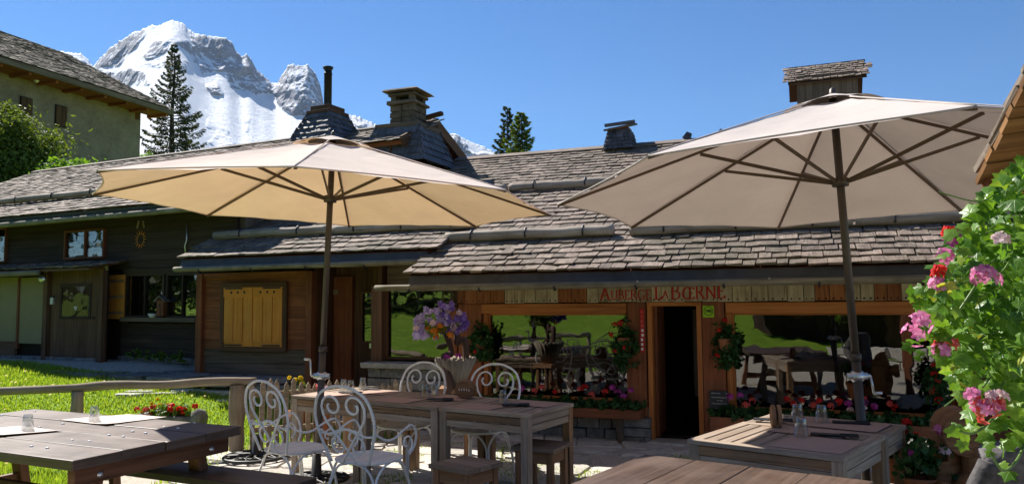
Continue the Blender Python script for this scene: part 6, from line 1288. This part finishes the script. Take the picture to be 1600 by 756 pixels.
tips = [(1545, 292), (1530, 300), (1552, 315), (1420, 450), (1432, 456), (1440, 447), (1450, 452), (1424, 462), (1425, 540), (1440, 548), (1432, 556), (1420, 530), (1483, 668), (1495, 662), (1520, 650), (1505, 690), (1550, 705), (1570, 700), (1565, 722), (1578, 735), (1545, 690), (1522, 640), (1500, 610), (1470, 560), (1475, 580), (1490, 370), (1510, 345), (1500, 400), (1480, 395), (1590, 262), (1598, 256)]
spots = [(u, v, 0) for u, v in tips]
while len(spots) < 1650:
    u, v = g.uniform(1430, 1690), g.uniform(250, 735)
    if inside(u, v) and not (v > 640 and u > 1520 and g.random() < .9): spots.append((u, v, g.random()))
big = []; rest = MB(); lf = []
for i, (u, v, dd) in enumerate(spots):
    depth = 2.05 + .10 * math.sin(u * .05) + .55 * dd ** 1.2; p = aty(u, v, depth) - IO; s_ = g.uniform(.030, .056) * (1.0 if dd else .8)
    nv = np.array([g.normal(0, .5) - .2, -.75 + g.normal(0, .45), .55 + g.normal(0, .4)]); nv /= np.linalg.norm(nv); up = np.array([g.normal(0, .7), g.normal(0, .4), -.8 + g.normal(0, .5)]); y = up - nv * (up @ nv); y /= np.linalg.norm(y); x = np.cross(y, nv); R = np.column_stack([x, y, nv]) * s_
    big.append((depth, p, R))
big.sort(key=lambda q: q[0])
for k, (dep, p, R) in enumerate(big):
    if k < 290:
        o = bpy.data.objects.new('leaf', LEAF[k % 5]); col.objects.link(o); o.parent = IV; o.matrix_local = Matrix.Translation(Vector(p)) @ Matrix(R.tolist()).to_4x4()
    else:
        me = LEAF[k % 5]; V = np.array([v_.co for v_ in me.vertices]) @ R.T + p; fs = [tuple(f.vertices) for f in me.polygons]; VU = np.array([(v_.co[0], v_.co[1]) for v_ in me.vertices]); rest.add(V, fs, [VU[list(f)] for f in fs], sm=True)
rest.build('foliage', MAT['leaf_pel'], IV, kind='stuff')
def stalk(pts, r=.0028): MB().tube(curve([aty(*q) - IO for q in pts], 22), r, 6).build('stem', MAT['stem'], IV)
stalk([(1600, 330, 2.3), (1570, 420, 2.1), (1510, 440, 2.05), (1450, 452, 2.0)]); stalk([(1590, 480, 2.3), (1490, 560, 2.1), (1480, 520, 2.05), (1525, 445, 2.05)], .0035); stalk([(1600, 600, 2.2), (1530, 672, 2.05), (1487, 668, 2.0)], .0035); stalk([(1600, 640, 2.2), (1598, 700, 2.1), (1570, 735, 2.0), (1548, 708, 2.0)], .0035); stalk([(1540, 560, 2.2), (1500, 530, 2.05), (1460, 520, 2.02), (1440, 505, 2.0)])
stalk([(1560, 300, 2.2), (1530, 315, 2.1), (1480, 304, 2.05), (1468, 300, 2.03)], .002); stalk([(1590, 560, 2.2), (1560, 610, 2.1), (1540, 640, 2.02)])
for k in range(16): u, v = g.uniform(1500, 1600), g.uniform(330, 620); stalk([(u + 60, v - 40, 2.45), (u + 20, v - 15, 2.25), (u - g.uniform(10, 50), v + g.uniform(-20, 45), 2.12)], .0022)
for (u, v, mt, r, n) in ((1541, 438, 'pink', .034, 12), (1536, 430, 'pink', .03, 9), (1437, 505, 'pink', .034, 10), (1430, 522, 'pink', .03, 8), (1466, 446, 'pink', .022, 7), (1474, 402, 'pink', .026, 8), (1478, 540, 'coral', .028, 9), (1470, 548, 'pink', .022, 9), (1548, 632, 'coral', .034, 11), (1556, 640, 'pink', .03, 8), (1541, 645, 'coral', .025, 8), (1530, 640, 'pink', .034, 9), (1560, 622, 'palepink', .03, 7), (1488, 372, 'magenta', .02, 6), (1483, 364, 'red', .016, 8), (1562, 375, 'palepink', .02, 8), (1467, 425, 'red', .016, 8), (1520, 618, 'pink', .016, 8)):
    MB().polys(petal_cluster(g, (0, 0, 0), r * .95, max(4, int(n * .85)), .0165, 5)).build('flower_head', MAT[mt], IV, loc=aty(u, v, 1.98 if v > 390 else 2.02) - IO)


# ---------------------------------------------------------------- what the windows mirror: meadow fence, trees, and a dark barn added behind the viewer
rf = thing('meadow_fence', 'grey log fence across the meadow, mirrored in the left window', 'fence', (-14, -6, 0)); MO = np.array([-14., -6, 0])
for k in range(12):
    a = -1.35 + k * .16; a2 = a + .16; d0 = 19
    q = lambda a_: np.array([math.sin(a_ - 1.2) * d0 - 2, math.cos(a_ - 1.2) * d0 - 9, 0])
    A_, B_ = q(a), q(a2); A_[2], B_[2] = H(A_[0], A_[1]), H(B_[0], B_[1]); MB().tube([A_ - MO + [0, 0, -.1], A_ - MO + [0, 0, 1.0]], .07, 7).build('post', MAT['fence'], rf)
    for z in (.45, .9): MB().tube([A_ - MO + [0, 0, z], B_ - MO + [0, 0, z]], .05, 7).build('rail', MAT['fence'], rf)
r2 = thing('meadow_rail', 'second log rail on the meadow beside the terrace, mirrored in the wide window', 'fence', (-5.5, 2, 0)); MO = np.array([-5.5, 2, 0])
for A_, B_ in (((-5.2, 6.6), (-5.9, 3.2)), ((-5.9, 3.2), (-6.0, .2))):
    a = np.array([*A_, float(H(*A_)) + .75]) - MO; b = np.array([*B_, float(H(*B_)) + .75]) - MO; P, rr = wob_log(a, b, .055, 20, .03, A_[1]); MB().tube(P, rr, 8).build('rail', MAT['fence'], r2); MB().tube([b, b - [0, 0, .85]], .07, 8).build('post', MAT['fence'], r2)
bn_ = thing('barn', 'unseen dark timber barn added behind the viewer to darken the right window', 'barn', (-1.0, -8.0, float(H(-1, -8.0)) - .3), .2)
MB().box((0, -3, 2.2), (9, 6, 4.6)).build('wall', MAT['chalet'], bn_); m = MB(); m.add([(-5, 2.6, 3.1), (5, 2.6, 3.1), (5, -3, 6.4), (-5, -3, 6.4), (-5, 2.6, 2.95), (5, 2.6, 2.95), (5, -3, 6.2), (-5, -3, 6.2)], BOXF); m.add([(-5, -3, 6.41), (5, -3, 6.41), (5, -6.8, 4.2), (-5, -6.8, 4.2), (-5, -3, 6.2), (5, -3, 6.2), (5, -6.8, 4.0), (-5, -6.8, 4.0)], BOXF); m.build('roof', MAT['shingle'], bn_)  # deep eave added to keep the barn front dark in the mirroring pane
planks(bn_, -4.5, 4.5, 0, 4.3, .06, 'chalet', True, .26, .05); MB().box((1, .08, 1.1), (1.2, .06, 2.2)).build('door', MAT['porch'], bn_)
for x in (-2.6, 3.0): pane(bn_, x - .5, x + .5, 1.2, 2.2, .09, 'annex', .06, (x,))
wl = thing('stone_wall', 'low pale stone wall behind the viewer, mirrored in the right window', 'wall', (1.2, -1.6, 0), .25)
for k in range(6):
    for r in range(2): MB().box((-1.4 + k * .5 + .2 * r, .0, .14 + .26 * r), (.46, .36, .24), jit=.02).build('stone', MAT['paver'], wl, bevel=.03)
g = np.random.default_rng(91); wd_ = []
for k in range(46):
    a = math.radians(180 + 8 + k * 2.2); d0 = 27 + 4 * math.sin(k * 1.7); x, y = math.sin(a) * d0 - 1, math.cos(a) * d0 + 3; z = float(H(x, y)); wd_.append(clump_crown((x, y, z + 3.0), (2.0, 1.8, 3.6 + math.sin(k * 2.1)), 34, 14, .5, g, .8, .1))
tag(MB().polys(np.concatenate(wd_)).build('woods', MAT['needle'], kind='stuff'), 'dark wood edge beyond the meadow, mirrored at the top of the inn windows')
for i, (u, v) in enumerate(((205, 614), (222, 609), (240, 612), (266, 612), (284, 609), (356, 622), (300, 606))):
    p = on_ground(u, v, .015); me, c = slab_mesh(p[:2] + np.array([[-.28, -.2], [.28, -.22], [.3, .2], [-.26, .22]]) * RNG.uniform(.45, .85), 0, .08, 'stepping_stone'); me.materials.append(MAT['paver'])
    tag(link('stepping_stone', me, None, (c[0], c[1], p[2])), ('flat pale stone farthest left in the lawn behind the rail', 'flat pale stone second from the left in the lawn', 'flat pale stone in the middle of the line across the lawn', 'flat pale stone right of the middle in the lawn', 'flat pale stone above the red flower trough', 'flat pale stone beside the right rail post', 'flat pale stone nearest the wing wall on the lawn')[i], 'stone', 'flat stones in the lawn')

# ---------------------------------------------------------------- the air between here and the mountains
hz_ = MB().box((0, 4200, 2000), (17400, 24000, 4300)).mesh('haze'); hm_ = bpy.data.materials.new('thin_air'); hm_.use_nodes = True; hn = hm_.node_tree; hn.nodes.clear()
ho = hn.nodes.new('ShaderNodeOutputMaterial'); hv = hn.nodes.new('ShaderNodeVolumePrincipled'); hv.inputs['Color'].default_value = (.62, .76, 1, 1); hv.inputs['Density'].default_value = 0.9e-5; hv.inputs['Anisotropy'].default_value = .2
hn.links.new(hv.outputs[0], ho.inputs['Volume']); hz_.materials.append(hm_); tag(link('haze', hz_, kind='stuff'), 'thin blue air in front of the far snowy mountains')
